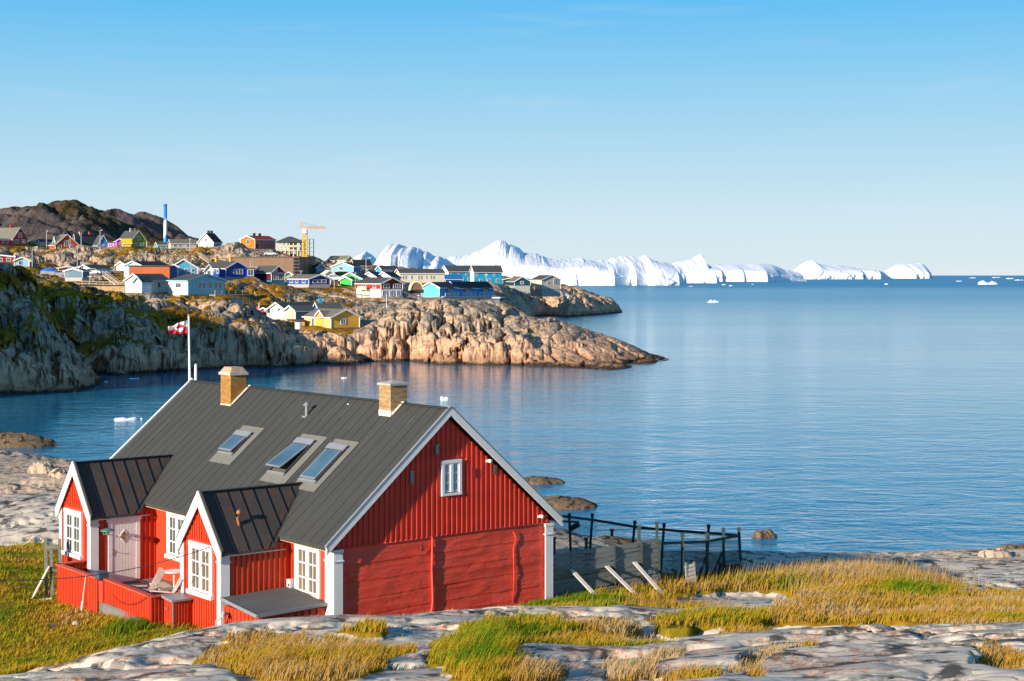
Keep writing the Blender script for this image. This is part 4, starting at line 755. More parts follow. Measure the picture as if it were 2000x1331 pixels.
skylight(2.72, 4.16, 3.08, 3.98, 1.31, 2.40, 1.0, 2.74, .02)
# lean-to with flat felt roof in the nook
m = MB(); m.prism([(-2.40,.32,-.6),(-.0,.32,-.6),(-.0,.32,.80),(-2.40,.32,.80)], (0,2.1,0))
k = MB(); ribs(k, -2.40, .34, 2.4, -.6, .78, 'y', -1, .24); ribs(k, .32, -2.38, -.12, -.6, .78, 'x', -1, .24)
lean = m.build('lean_to', M_red, house); k.build('lean_to_battens', M_red, lean)
m = MB(); m.add([(-2.5,.22,.80),(-.09,.22,.86),(-.09,2.43,1.04),(-2.5,2.43,.98),(-2.5,.22,.88),(-.09,.22,.94),(-.09,2.43,1.12),(-2.5,2.43,1.06)], [(0,3,2,1),(4,5,6,7),(0,1,5,4),(1,2,6,5),(2,3,7,6),(3,0,4,7)]); m.build('lean_to_roof', M_shedroof, lean)
m = MB(); m.bar((-2.53,.22,.85),(-2.53,2.43,1.03),.03,.10); m.bar((-2.53,.20,.85),(-.09,.20,.91),.10,.03,up=(0,1,0)); m.build('lean_to_trim', M_lead, lean)
m = MB(); m.tube([(-2.48,2.05,.62),(-2.62,2.05,.66),(-2.70,1.95,.60),(-2.72,1.9,.40)], [.05,.06,.055,.02], 8); m.tube([(-2.62,2.0,.62),(-2.78,2.2,.42),(-2.80,2.25,.25)], [.04,.035,.01], 6); m.build('wall_ornament', paint('bleached_bone', (.45,.45,.44), .6, .25, 9), lean)
# deck
m = MB(); k = 5.12
while k < 12.2: m.box(-3.5, k, -.02, -.01 if k < 11.7 else -2.5, min(k+.14, 12.25), .03); k += .15
m.box(-3.5,5.12,-.6,-3.44,12.2,-.03); m.build('deck', M_deck, house)
def panel(a, b, z0, z1, rail=True, wall_side=1):
    a, b = Vector(a), Vector(b); d = (b-a); n = Vector((-d.y, d.x, 0)).normalized(); m = MB(); L0 = d.length; d.normalize(); k = 0
    m.bar(a+Vector((0,0,(z0+z1)/2)), b+Vector((0,0,(z0+z1)/2)), .03, z1-z0)
    while k < L0-.03:
        p = a+d*(k+.02); m.bar(p+Vector((0,0,z0)), p+Vector((0,0,z1-.02)), .035, .075, up=n); k += .125
    o = m.build('deck_fence', M_red if rail else M_redg, house)
    r = MB(); r.bar(a-d*.04+Vector((0,0,z1+.02)), b+d*.04+Vector((0,0,z1+.02)), .20, .045); r.build('handrail', M_rail, o); return o
panel((-3.55,12.25,0), (-3.55,9.0,0), -.75, .80); panel((-3.40,8.75,0), (-3.55,5.08,0), -.75, .80); panel((-3.55,5.08,0), (-2.5,5.08,0), -.75, .78); panel((-3.55,12.25,0), (-2.5,12.3,0), -.5, .80)
m = MB(); m.box(-3.50,8.72,-.75,-3.38,9.02,.72); m.build('fence_post', M_redg, house)
m = MB(); m.box(-3.66,8.62,.84,-3.36,9.06,1.02); m.box(-3.69,8.60,1.02,-3.33,9.08,1.05); m.build('dark_rail_box', paint('dark_blue_grey_metal', (.06,.10,.15), .4), house)  # plain dark box resting on the deck rail
m = MB(); m.box(-3.50,11.6,-1.05,-3.40,12.35,-.74); m.box(-3.5,9.6,-1.15,-3.4,11.2,-.76); m.build('foundation', paint('whitewashed_concrete', (.6,.58,.55), .9, .2, 3), house)

# things on the deck and round the house
def hthing(name, u, v, z, rz, label, cat, group=None): return empty(name, hw(u, v, z), HR+rz, label, cat, group)
def chair(u, v, rz, label):
    t = hthing('garden_chair', u, v, .03, rz, label, 'chair', 'reclining garden chairs on the deck'); t.scale = (1.15, 1.1, 1.32)
    m = MB(); k = 0                                   # faces +x; leaning back towards -x
    for i in range(6): m.bar((-.18+i*.095,-.27,.30+.02*i),(-.18+i*.095,.27,.30+.02*i),.08,.02)
    m.build('seat', M_teak, t)
    m = MB()
    for i in range(5): s_ = -.22+i*.11; m.bar((-.20,s_*.8,.28),(-.62,s_*1.15,.98-.02*abs(i-2)),.09,.02,up=(0,1,0)); 
    m.bar((-.42,-.27,.62),(-.42,.27,.62),.06,.03); m.build('backrest', M_teak, t)
    for sg in (-1, 1):
        m = MB(); m.bar((-.25,sg*.33,.52),(.38,sg*.33,.56),.10,.025); m.build('armrest', M_teak, t)
        m = MB(); m.bar((.33,sg*.30,0),(.33,sg*.30,.55),.09,.03); m.build('leg', M_teak, t)
        m = MB(); m.bar((.36,sg*.27,.36),(-.55,sg*.27,.0),.03,.09); m.build('leg', M_teak, t)
chair(-2.95, 5.6, 2.44, 'pale side chair of weathered timber leaning by the porch corner'); chair(-3.0, 6.95, 2.85, 'reclining garden chair with long slanted back, nearer the white door')
t = hthing('round_table', -.8, 8.9, .03, 0, 'small round white-topped garden table behind the two reclining chairs', 'table')
m = MB(); m.lathe([(0,.69),(.36,.69),(.37,.705),(.36,.72),(0,.72)], (0,0,0), 24); m.build('table_top', M_white, t); m = MB(); m.tube([(0,0,.05),(0,0,.69)], .03); m.build('leg', M_white, t); m = MB(); m.lathe([(0,.0),(.24,.0),(.22,.04),(.04,.06),(0,.06)]); m.build('base', M_white, t)
t = hthing('planter_box', -1.9, 7.5, .03, 1.4, 'long grey-brown timber box on the deck beside the porch wall', 'box'); m = MB()
for (a, b) in (((-.75,-.22),(.75,-.22)),((.75,-.22),(.75,.22)),((.75,.22),(-.75,.22)),((-.75,.22),(-.75,-.22))): m.bar((a[0],a[1],.25),(b[0],b[1],.25),.04,.5)
m.build('box_sides', paint('grey_brown_boards', (.30,.24,.20), .8, .3, 4), t); m = MB(); m.box(-.78,-.25,.501,.78,.25,.54); m.build('lid', paint('pale_board_lid', (.60,.52,.36), .8, .2, 4), t)
m = MB(); m.box(-.42,-.3,.0,.42,.3,.025); m.box(-.37,-.25,.0255,.37,.25,.032,1); o = m.build('door_mat', [paint('straw_mat_edge', (.5,.4,.25), .9), paint('dark_mat', (.05,.045,.04), .95)]); o.location = hw(-1.3, 11.25, .032); o.rotation_euler = (0,0,HR); tag(o, 'dark door mat with pale border lying in front of the white door', 'door mat')
t = hthing('cabinet', -2.86, 4.66, 0, 0, 'narrow red boarded cupboard with grey metal lid outside the deck corner', 'cabinet')
m = MB(); m.box(-.28,-.30,-.8,.36,.30,.70); ribs(m, -.28, -.28, .30, -.8, .69, 'y', -1, .1, wd=.03, th=.02); ribs(m, -.30, -.26, .34, -.8, .69, 'x', -1, .1, wd=.03, th=.02); m.build('body', M_red, t)
m = MB(); m.box(-.305,-.325,-.8,-.255,-.296,.70); m.build('corner_strip', M_lead, t)
m = MB(); m.add([(-.36,-.38,.70),(.42,-.38,.70),(.42,.36,.74),(-.36,.36,.74),(-.36,-.38,.76),(.42,-.38,.76),(.42,.36,.83),(-.36,.36,.83)], [(0,3,2,1),(4,5,6,7),(0,1,5,4),(1,2,6,5),(2,3,7,6),(3,0,4,7)]); m.build('lid', M_lead, t)
m = MB(); m.tube([(-.31,.1,.50),(-.34,.1,.46),(-.34,.04,.43),(-.34,-.02,.46),(-.31,-.02,.50)], .012, 6); m.build('handle', M_lead, t)

# flagpole behind the far gable
fp = at(370.5, 745, 66.3); t = empty('flagpole', (fp.x, fp.y, HO.z-.6), 0, 'white flagpole rising behind the far end of the dark roof', 'flagpole')
zt = at(368, 617, 66.3).z-HO.z+.6; m = MB(); m.tube([(.06,0,0),(.03,0,zt*.55),(-.04,0,zt)], [.075,.065,.035], 10); m.build('pole', M_white, t, smooth=True)
m = MB(); m.lathe([(0,.05),(.05,.03),(.06,0),(.04,-.04),(0,-.05)], (-.04,0,zt+.02), 10); m.build('pole_cap', paint('copper_cap', (.45,.25,.18), .5), t)
sp_ = at(382, 711, 66.3).z-HO.z+.6; m = MB(); m.tube([(.25,.0,0),(.25,.0,sp_-.1),(.25,0,sp_)], [.06,.06,.03], 8); m.build('pole_stand', M_white, t)
m = MB(); m.tube([(0.0,-.07,zt-1.0),(.10,-.07,zt*.5),(.17,-.07,.9)], .006, 4); m.build('halyard', M_white, t)
def flag_mat():
    q = NT('flag_cloth'); s_ = q.n('SeparateXYZ'); uv = q.n('UVMap'); q.l(uv.outputs[0], s_.inputs[0]); u, v = s_.outputs[0], s_.outputs[1]
    dx = q.math('MULTIPLY', q.math('SUBTRACT', u, .39), 1.5); dy = q.math('SUBTRACT', v, .5); r = q.math('SQRT', q.math('ADD', q.math('MULTIPLY', dx, dx), q.math('MULTIPLY', dy, dy)))
    ins = q.math('LESS_THAN', r, .335); low = q.math('LESS_THAN', v, .5); k = q.math('ABSOLUTE', q.math('SUBTRACT', low, ins)); col = q.mix(k, (.80,.78,.78), (.62,.03,.05)); return q.done(col, .8, spec=.2)
n_, k_ = 40, 26; bm = bmesh.new(); uvl = bm.loops.layers.uv.new('UVMap'); V_ = {}
fu = lambda i: i/(n_-1)
zt_f = at(368, 626, 66.3).z
for i in range(n_):
    for j in range(k_):
        u, v = fu(i), j/(k_-1); dr_ = .42*u**1.1
        V_[i,j] = bm.verts.new((-.74*u-.04, .13*math.sin(u*9+v*1.5)*u+.06*math.sin(u*17+2*v), (v-1)*(.62-.22*u)-dr_*(.75 if v > .5 else .62)*1.0+.03*math.sin(u*11+v*3)*u))
for i in range(n_-1):
    for j in range(k_-1):
        f_ = bm.faces.new((V_[i,j], V_[i+1,j], V_[i+1,j+1], V_[i,j+1]))
        for lp, (a, b) in zip(f_.loops, ((i,j),(i+1,j),(i+1,j+1),(i,j+1))): lp[uvl].uv = (a/(n_-1), b/(k_-1))
me = bpy.data.meshes.new('flag'); bm.to_mesh(me); bm.free(); me.materials.append(flag_mat()); fl = bpy.data.objects.new('flag', me); COL.objects.link(fl); fl.parent = t
fl.location = (-.07, 0, zt_f-HO.z+.6); fl.scale = (1.02, 1, .86)
me.polygons.foreach_set('use_smooth', [True]*len(me.polygons))
# ---------------------------------------------------------------- the town
def P_(c, rough=.6):
    if isinstance(c, str): return paint('town_'+c, C_[c], rough, .14, .8, .1, .3)
    return paint('town_paint_%d_%d_%d' % tuple(int(x*255) for x in c), c, rough, .14, .8, .1, .3)
M_tglass = glass('town_window_glass', (.03,.05,.08), .1); M_twhite = paint('town_white_trim', (.78,.77,.75), .6, .05)
def town_house(d):
    c, g, wd, l, ln, he, ha = d['_']; s = d['Y']/500.0
    o = empty(d['n'], c, 0, d['l'], 'house' if 'house' in d['n'] else ('building' if 'building' in d['n'] else 'shed'))
    if d['n'] in ('warehouse',): o['category'] = 'building'
    if 'terrace house' in d['l']: o['group'] = 'row houses with white bargeboards'
    up = Vector((0,0,1)); base = -3.0; bh = d.get('base', 0)
    # windows of the basement storey are measured down from the eaves, so the whole wall is split into base and upper wall
    def pt(a, b, z): return g*a+l*b+up*z
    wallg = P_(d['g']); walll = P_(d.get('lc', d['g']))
    zb = bh if bh else -.0
    H2 = ha if ha is not None else he
    m = MB(); poly = [pt(0,0,zb), pt(wd,0,zb), pt(wd,0,he)] + ([pt(wd/2,0,ha-.15)] if ha is not None else []) + [pt(0,0,he)]
    n = len(poly); q = [p+l*ln for p in poly]; m.add(poly+q, [tuple(range(n-1,-1,-1)), tuple(range(n,2*n))], 0)
    for i in range(n):
        j = (i+1)%n; side = (i == n-1) or (i == 1)
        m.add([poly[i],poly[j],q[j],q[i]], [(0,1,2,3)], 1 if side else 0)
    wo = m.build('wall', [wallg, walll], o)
    m = MB(); e = -.0 if bh else .12
    m.prism([pt(e,e,base), pt(wd-e,e,base), pt(wd-e,ln-e,base), pt(e,ln-e,base)], (0,0,-base+zb-.001)); 
    if not d.get('stilts'): m.build('foundation', P_(d.get('bc', 'stone')), o)
    else:
        m = MB()
        for a in np.linspace(.1, .9, 3):
            for b in np.linspace(.02, .98, 6): m.bar(pt(wd*a, ln*b, base), pt(wd*a, ln*b, 0), .22)
        m.build('stilts', P_('beige'), o)
    ov = .38; rf = P_(d['r'], .8); tr = P_(d['tr']) if d.get('tr') else M_twhite
    if ha is not None:
        sl = (ha-he)/(wd/2); m = MB()
        for sg in (0, 1):
            a0 = -ov if not sg else wd+ov; z0 = he-ov*sl+.12; z1 = ha+.12
            tp = [pt(a0,-ov,z0), pt(wd/2,-ov,z1), pt(wd/2,ln+ov,z1), pt(a0,ln+ov,z0)]; m.prism(tp, (0,0,-.22))
        ro = m.build('roof', rf, o)
        m = MB()
        for sg in (0, 1):
            a0 = -ov-.05 if not sg else wd+ov+.05; z0 = he-ov*sl+.2; z1 = ha+.2
            m.prism([pt(a0,-ov-.06,z0), pt(wd/2,-ov-.06,z1), pt(wd/2,-ov-.06,z1-.36), pt(a0,-ov-.06,z0-.36)], l*.05)
        m.build('bargeboard', tr, o)
        m = MB()
        a0 = -ov-.02; m.bar(pt(a0,-ov,he-ov*sl+.02), pt(a0,ln+ov,he-ov*sl+.02), .05, .2); m.build('eave_board', tr, o)
    else:
        m = MB(); m.prism([pt(-.25,-.25,he), pt(wd+.25,-.25,he), pt(wd+.25,ln+.25,he), pt(-.25,ln+.25,he)], (0,0,.3)); ro = m.build('roof', rf, o)
    if ha is not None and not d.get('nocorner'):
        for a, b in ((0,0),(wd,0)): m = MB(); m.bar(pt(a,-.03,zb), pt(a,-.03,he-.15), .16, .16); m.build('corner_board', tr, o)
    for f, a, b, z0, z1 in d.get('w', []):
        hh = he-zb; Z0 = zb+hh*z0 if z0 >= 0 else zb*(1+z0)*1.0; Z1 = zb+hh*z1 if z0 >= 0 else zb*(1+z1)
        if z0 < 0: Z0, Z1 = zb*(1+z0), zb*(1+z1)
        dr, L0, ot = (g, wd, -l) if f == 'g' else (l, ln, -g)
        p = dr*(L0*a); q = dr*(L0*b); wdt = (q-p).length; t_ = min(.12, wdt*.12)
        m = MB(); dz = Z1-Z0; A = p+up*Z0+ot*.01; B = q+up*Z0+ot*.01
        def rect(m, s0, s1, e0, e1, dp0, dp1, mi): v = (q-p); P0 = A+v*s0+up*e0+ot*dp0; m.prism([P0, A+v*s1+up*e0+ot*dp0, A+v*s1+up*e1+ot*dp0, A+v*s0+up*e1+ot*dp0], ot*(dp1-dp0), mi)
        rect(m, 0, 1, 0, dz, 0, .04, 1)
        k = t_/wdt; rect(m, -k, 1+k, -t_, 0, 0, .09, 0); rect(m, -k, 1+k, dz, dz+t_, 0, .09, 0); rect(m, -k, 0, 0, dz, 0, .09, 0); rect(m, 1, 1+k, 0, dz, 0, .09, 0)
        for s_ in ([.5] if wdt < 1.8 else [.33,.66]): rect(m, s_-.02, s_+.02, 0, dz, .04, .08, 0)
        m.build('window', [M_twhite, M_tglass], o)
    for fr, col in d.get('ch', []):
        zt = H2+.9; b = ln*fr*.9+.4; a = wd/2; m = MB(); v = [pt(a-.35,b-.35,H2-.8), pt(a+.35,b-.35,H2-.8), pt(a+.35,b+.35,H2-.8), pt(a-.35,b+.35,H2-.8)]; m.prism(v, (0,0,zt-H2+.8)); v = [pt(a-.42,b-.42,zt), pt(a+.42,b-.42,zt), pt(a+.42,b+.42,zt), pt(a-.42,b+.42,zt)]; m.prism(v, (0,0,.15)); m.build('chimney', P_(col), ro)
    if d.get('dorm') or d.get('dorm2'):
        a0 = wd*.0; b = ln*(.45 if d.get('dorm') else .38); wz = 1.5; zt = he+(ha-he)*.75; x0 = -.1 if d.get('dorm2') else wd*.1
        m = MB(); zl = 0 if d.get('dorm2') else he*.9; m.prism([pt(x0,b-wz,zl), pt(x0,b+wz,zl), pt(x0,b+wz,he+.25), pt(x0,b,zt), pt(x0,b-wz,he+.25)], g*(wd*.35)); m.build('dormer', P_('white' if d.get('dorm') else 'gold'), o)
        m = MB()
        for sg in (-1, 1): m.prism([pt(x0-.3,b+sg*(wz+.3),he+.1), pt(x0-.3,b,zt+.15), pt(x0+wd*.38,b,zt+.15), pt(x0+wd*.38,b+sg*(wz+.3),he+.1)], (0,0,-.12))
        m.build('dormer_roof', rf, ro)
        m = MB()
        for sg in (-1, 1): m.bar(pt(x0-.33,b+sg*(wz+.35),he+.08), pt(x0-.33,b,zt+.2), .08, .28)
        m.build('dormer_bargeboard', M_twhite, o)
    if d.get('por'):
        m = MB()
        for b in (.12,.35,.6,.85):
            m.bar(pt(-1.0 if d['s'] == 'R' else -1.2, ln*b, -1.0), pt(-1.2, ln*b, 1.0), .12)
        m.bar(pt(-1.2,ln*.1,1.0), pt(-1.2,ln*.9,1.0), .12); m.bar(pt(-1.2,ln*.1,.55), pt(-1.2,ln*.9,.55), .1); m.bar(pt(-1.2,ln*.1,.1), pt(-1.2,ln*.9,.1), .12); m.prism([pt(0,ln*.08,0), pt(-1.2,ln*.08,0), pt(-1.2,ln*.92,0), pt(0,ln*.92,0)], (0,0,.12)); m.build('porch_rail', M_twhite, o)
        m = MB(); zc = he*.8; m.prism([pt(0,ln*.35,zc+.5), pt(-1.3,ln*.35,zc), pt(-1.3,ln*.65,zc), pt(0,ln*.65,zc+.5)], (0,0,.12)); m.build('porch_canopy', rf, o)
    if d.get('deck'):
        m = MB(); z0 = bh; m.prism([pt(0,ln*.42,z0-.3), pt(-1.3,ln*.42,z0-.3), pt(-1.3,ln*.78,z0-.3), pt(0,ln*.78,z0-.3)], (0,0,.15)); m.prism([pt(-1.25,ln*.42,z0-.15), pt(-1.3,ln*.42,z0-.15), pt(-1.3,ln*.78,z0-.15), pt(-1.25,ln*.78,z0-.15)], (0,0,.8))
        for b in (.44,.76): m.bar(pt(-1.2,ln*b,-2), pt(-1.2,ln*b,z0-.3), .18)
        m.build('balcony', P_('cream'), o)
    return o
for d in TOWN: town_house(d)

# unfinished building under a pyramid roof
c = at(541, 497, 600); o = empty('unfinished_building', c, 0, 'unfinished timber-framed building under a dark pyramid roof near the crane', 'building')
Wd = 48/F*600; cp = P_('cream')
for i in range(7):
    for j in (0, 8): m = MB(); m.bar((Wd*i/6, j, -2), (Wd*i/6, j, 4.4), .35); m.build('post', cp, o)
m = MB(); m.box(-.3,-.3,1.2,Wd+.3,8.3,1.5); m.box(-.2,-.5,2.6,Wd+.2,-.3,3.4); m.build('floor_slab', P_('beige'), o)
m = MB(); m.box(.5,.5,-2,Wd*.45,7.5,1.19); m.box(Wd*.5,1.5,1.51,Wd*.72,7.5,4.3); m.box(Wd*.8,.4,-2,Wd-.3,7.5,1.19); m.build('wall', P_('beige'), o)
m = MB(); z = 4.4; m.add([(-1,-1,z),(Wd+1,-1,z),(Wd+1,9,z),(-1,9,z),(Wd*.40,4,z+2.3),(Wd*.55,4,z+2.3)], [(0,1,5,4),(1,2,5),(2,3,4,5),(3,0,4),(0,3,2,1)]); m.build('roof', P_('rgrey'), o)
# scaffolding tower beside it and beside the brown block
def scaffold(px, py, Y, w_, h_, nx, nz, label):
    o = empty('scaffolding', at(px, py, Y), 0, label, 'scaffolding'); m = MB()
    for i in range(nx+1):
        for j in (0, 1.2): m.bar((w_*i/nx, j, -1), (w_*i/nx, j, h_), .16)
    m.build('upright', M_dark, o); m = MB()
    for k in range(nz+1): m.box(-.1, -.1, h_*k/nz-.08, w_+.1, 1.3, h_*k/nz+.06)
    m.build('platform', paint('scaffold_planks', (.25,.22,.18), .8), o); return o
scaffold(588, 500, 598, 4.6, 6.2, 3, 4, 'dark scaffolding at the right side of the unfinished pyramid-roofed building'); scaffold(574, 536, 503, 1.6, 5.2, 1, 5, 'narrow scaffold tower against the end of the long brown building')
# blue and white striped chimney stack
c = at(323, 500, 900); o = empty('chimney_stack', c, 0, 'tall slim chimney stack banded in blue and white above the town', 'chimney stack'); ht = (500-399)/F*900
m = MB(); m.lathe([(1.05,0),(1.0,ht*.4),(.9,ht),(.7,ht),(0,ht-.2)], (0,0,0), 20)
t = NT('blue_white_bands'); s_ = t.n('SeparateXYZ'); t.l(t.map(), s_.inputs[0]); nn = t.noise(t.map((.3,.3,.2)), 1, 2); zz = t.math('ADD', s_.outputs[2], t.math('MULTIPLY', s_.outputs[0], -1.5))
col = t.mix(t.rng(zz, ht*.66, ht*.72), t.mix(t.rng(zz, ht*.40, ht*.36), (.76,.77,.76), (.03,.30,.72)), (.02,.20,.55)); mm_ = t.done(col, .6)
m.build('stack', mm_, o, smooth=True); m = MB(); m.lathe([(.95,0),(.98,.0),(.98,.6),(.8,.6)], (0,0,ht-.9), 16); m.build('stack_rim', P_('rgrey'), o)
# tower crane
c = at(595.5, 538, 518); o = empty('tower_crane', c, 0, 'yellow tower crane with one horizontal jib rising over the town', 'crane'); ht = (538-449)/F*518; M_cr = paint('crane_yellow', (.80,.45,.01), .5); M_crr = paint('crane_orange', (.65,.25,.04), .5)
m = MB(); a = .62
for x in (-a, a):
    for y in (-a, a): m.bar((x,y,-2), (x,y,ht), .26)
k = 0; nk = 11
while k < nk:
    z0, z1 = ht*k/nk, ht*(k+1)/nk
    for y in (-a, a): m.bar((-a,y,z0),(a,y,z1),.15); m.bar((-a,y,z1),(a,y,z1),.13)
    for x in (-a, a): m.bar((x,-a,z1),(x,a,z0),.15)
    k += 1
m.build('mast', M_cr, o)
jl = (636-595)/F*518; m = MB()
for y in (-.45,.45): m.bar((0,y,ht+.3),(jl,y,ht+.3),.12)
m.bar((0,0,ht+1.1),(jl*.9,0,ht+1.0),.12)
for i in range(14): m.bar((jl*i/14,-.45,ht+.3),(jl*(i+.5)/14,0,ht+1.08),.07); m.bar((jl*(i+.5)/14,0,ht+1.08),(jl*(i+1)/14,.45,ht+.3),.07)
m.build('jib', M_crr, o)
m = MB(); m.bar((0,0,ht+.3),(-1.6,0,ht+.3),.5,.3); m.bar((-.3,0,ht),(-1.1,0,ht+2.3),.18); m.bar((.3,0,ht),(-1.1,0,ht+2.3),.14); m.bar((-1.1,0,ht+2.3),(-1.5,0,ht+3.0),.1); m.build('tower_peak', M_crr, o)
m = MB(); m.bar((-1.1,0,ht+2.3),(jl*.62,0,ht+1.1),.06); m.bar((-1.1,0,ht+2.3),(-1.5,0,ht+.4),.06); m.build('tie_cable', M_dark, o); m = MB(); m.box(-.7,-1.5,ht-1.2,.7,-.7,ht+.3); m.build('cab', M_twhite, o)
# barrel-roofed hut on stilts
c = at(803, 577, 425); o = empty('barrel_hut', c, R(8), 'brown barrel-roofed hut with arched front, on stilts between red and blue houses', 'hut'); r = 22/F*425/2; m = MB()
arc = [(r-r*1.02*math.cos(a), 1.2+2.2*math.sin(a)**.9) for a in np.linspace(0.001, math.pi-.001, 15)]
m.prism([(x, 0, z) for x, z in arc], (0, 7, 0)); m.build('arched_wall', P_('brown'), o)
m = MB(); ao = [(r+(x-r)*1.12, 1.1+(z-1.1)*1.12) for x, z in arc]
for i in range(14): m.add([(ao[i][0],-.3,ao[i][1]),(ao[i+1][0],-.3,ao[i+1][1]),(ao[i+1][0],7,ao[i+1][1]),(ao[i][0],7,ao[i][1]),(arc[i][0],-.3,arc[i][1]),(arc[i+1][0],-.3,arc[i+1][1]),(arc[i+1][0],7,arc[i+1][1]),(arc[i][0],7,arc[i][1])], [(0,1,2,3),(4,7,6,5),(0,4,5,1),(1,5,6,2),(2,6,7,3),(3,7,4,0)])
m.build('barrel_roof', P_('cream'), o); m = MB(); m.box(-.3,-1.2,.6,2*r+.3,-.05,.8); m.box(-.3,-1.2,.8,2*r+.3,-1.1,1.5); m.build('veranda', P_('rblack'), o)
m = MB()
for x in (.2,r,2*r-.2): m.bar((x,-1,-4),(x,-1,.6),.2)
m.build('stilts', P_('white'), o)
# cars
def car(px, py, Y, rz, col, label, seed=0):
    c = at(px, py, Y); o = empty('parked_car', c, rz, label, 'car', 'cars parked in the town'); m = MB()
    pr = [(-2.1,.35),(-2.15,.75),(-2.05,1.0),(-1.6,1.1),(-1.25,1.62),(.55,1.66),(1.15,1.12),(1.95,.98),(2.15,.7),(2.1,.35)]; m.prism([(x,-.85,z) for x, z in pr], (0,1.7,0)); m.build('body', paint('car_'+col[0], col[1], .3, .05), o, bevel=.05)
    m = MB()
    for y0 in (-.858,.852): m.prism([(-1.45,y0,1.12),(-1.18,y0,1.52),(.5,y0,1.55),(.98,y0,1.14)], (0,.006,0))
    m.build('side_window', M_tglass, o)
    m = MB(); m.add([(.60,-.7,1.60),(.60,.7,1.60),(1.16,.72,1.16),(1.16,-.72,1.16)], [(0,1,2,3)]); m.build('windscreen', M_tglass, o)
    for x in (-1.35,1.35):
        for y in (-.86,.66):
            m = MB(); m.tube([(x,y,.33),(x,y+.2,.33)], .33, 14); w_ = m.build('wheel', M_dark, o)
    return o
car(181, 537, 425, R(8), ('white', (.8,.8,.8)), 'white car parked above the wooden stairs'); car(528, 500, 560, R(5), ('silver', (.6,.62,.65)), 'small pale car parked below the red-roofed skyline house'); car(205, 537, 432, R(-5), ('darkblue', (.04,.08,.18)), 'dark blue car parked right behind the white car')
car(118, 541, 425, R(10), ('grey', (.35,.37,.40)), 'grey car parked left of the grey-blue gabled shed')
car(653, 549, 440, R(0), ('white2', (.78,.79,.8)), 'white car parked between the long blue house and the green gable')
# covered boat
c = at(80, 536, 425); o = empty('covered_boat', c, R(4), 'boat under a domed blue cover standing above the shaded cliff', 'boat'); l_ = 31/F*425; m = MB(); vs = []; fs = []; n1_, n2_ = 18, 9
for i in range(n1_):
    u = i/(n1_-1); hw_ = (math.sin(math.pi*min(1, u*.9+.08))**.5)*.95
    for j in range(n2_): a = math.pi*j/(n2_-1); vs.append((l_*u, -hw_*math.cos(a)*1.0, .55+hw_*1.15*math.sin(a)))
for i in range(n1_-1):
    for j in range(n2_-1): k = i*n2_+j; fs.append((k, k+1, k+n2_+1, k+n2_))
m.add(vs, fs); m.build('boat_cover', paint('blue_tarpaulin', (.02,.13,.55), .45, .2, 2, .3), o, smooth=True)
m = MB(); pr = [(0,-.5,0),(l_*.8,-.6,0),(l_*1.02,0,0),(l_*.8,.6,0),(0,.5,0)]; m.add([(x,y*.6,.05) for x,y,z in pr]+[(x,y*1.9,.7) for x,y,z in pr], [(4,3,2,1,0),(5,6,7,8,9)]+[(i,(i+1)%5,5+(i+1)%5,5+i) for i in range(5)]); m.build('hull', M_twhite, o)
# poles and lamps
def lamp(px, py0, py1, Y, arm=True, th=.16, label='', mat_=None):
    c = at(px, py0, Y); h = (py0-py1)/F*Y; o = empty('street_lamp' if arm else 'utility_pole', (c.x, c.y, c.z-.6), R(random.Random(px).uniform(-60, 60)), label, 'street lamp' if arm else 'pole', 'poles and lamps in the town')
    m = MB(); m.tube([(0,0,0),(0,0,h+.6)], [th*.6,th*.4], 6)
    if arm: m.tube([(0,0,h+.5),(.5,0,h+.75),(1.0,0,h+.75)], th*.35, 5)
    m.build('pole', mat_ or paint('galvanised_pole', (.50,.52,.54), .5), o)
    m = MB(); 
    if arm: m.box(.8,-.15,h+.66,1.6,.15,h+.82)
    else: m.tube([(-.5,0,h+.3),(.5,0,h+.3)], .06, 5)
    m.build('lamp_head' if arm else 'crossbar', M_twhite, o)
for q in [(195.5,487,451,590,True,'street lamp rising between the grey roof and the blue gable'),(158.5,482,455,595,False,'white utility pole before the long grey roof with two chimneys'),(137,490,461,590,False,'utility pole in front of the orange-red gabled house'),(91,480,452,605,True,'street lamp left of the orange-red house roof'),
          (63,517,484,430,True,'street lamp beside the small light blue house'),(133,555,516,402,False,'tall white pole at the left corner of the grey-blue shed'),(151,532,480,440,False,'tall pole standing below the skyline houses near the sheds'),(175,560,538,395,False,'short pole on the fenced platform below the white car'),(284,512,492,500,True,'street lamp in the middle of the left slope'),
          (323,520,503,500,False,'pole behind the pale blue balcony house'),(373,537,507,425,True,'street lamp left of the deep blue house chimney'),(371,487,466,595,False,'pole at the left of the pale skyline gable'),(489,520,508,440,True,'street lamp behind the deep blue house'),(503,524,521,440,False,'short white pole above the dark red house'),
          (588,540,528,440,False,'short white post on the long low blue house'),(629,528,515,520,False,'pole right of the construction crane base'),(653,560,528,425,False,'white pole left of the bright green gable'),(694,562,532,422,False,'white pole right of the bright green gable'),(715,530,505,500,True,'street lamp in front of the black tarred house'),
          (717,545,525,450,False,'pole above the dark terrace roofs'),(817,592,575,400,False,'white post below the barrel-roofed hut'),(950,552,535,540,False,'slim pole in front of the turquoise blocks')]:
    lamp(q[0], q[1], q[2], q[3], q[4], .16*q[3]/430, q[5])
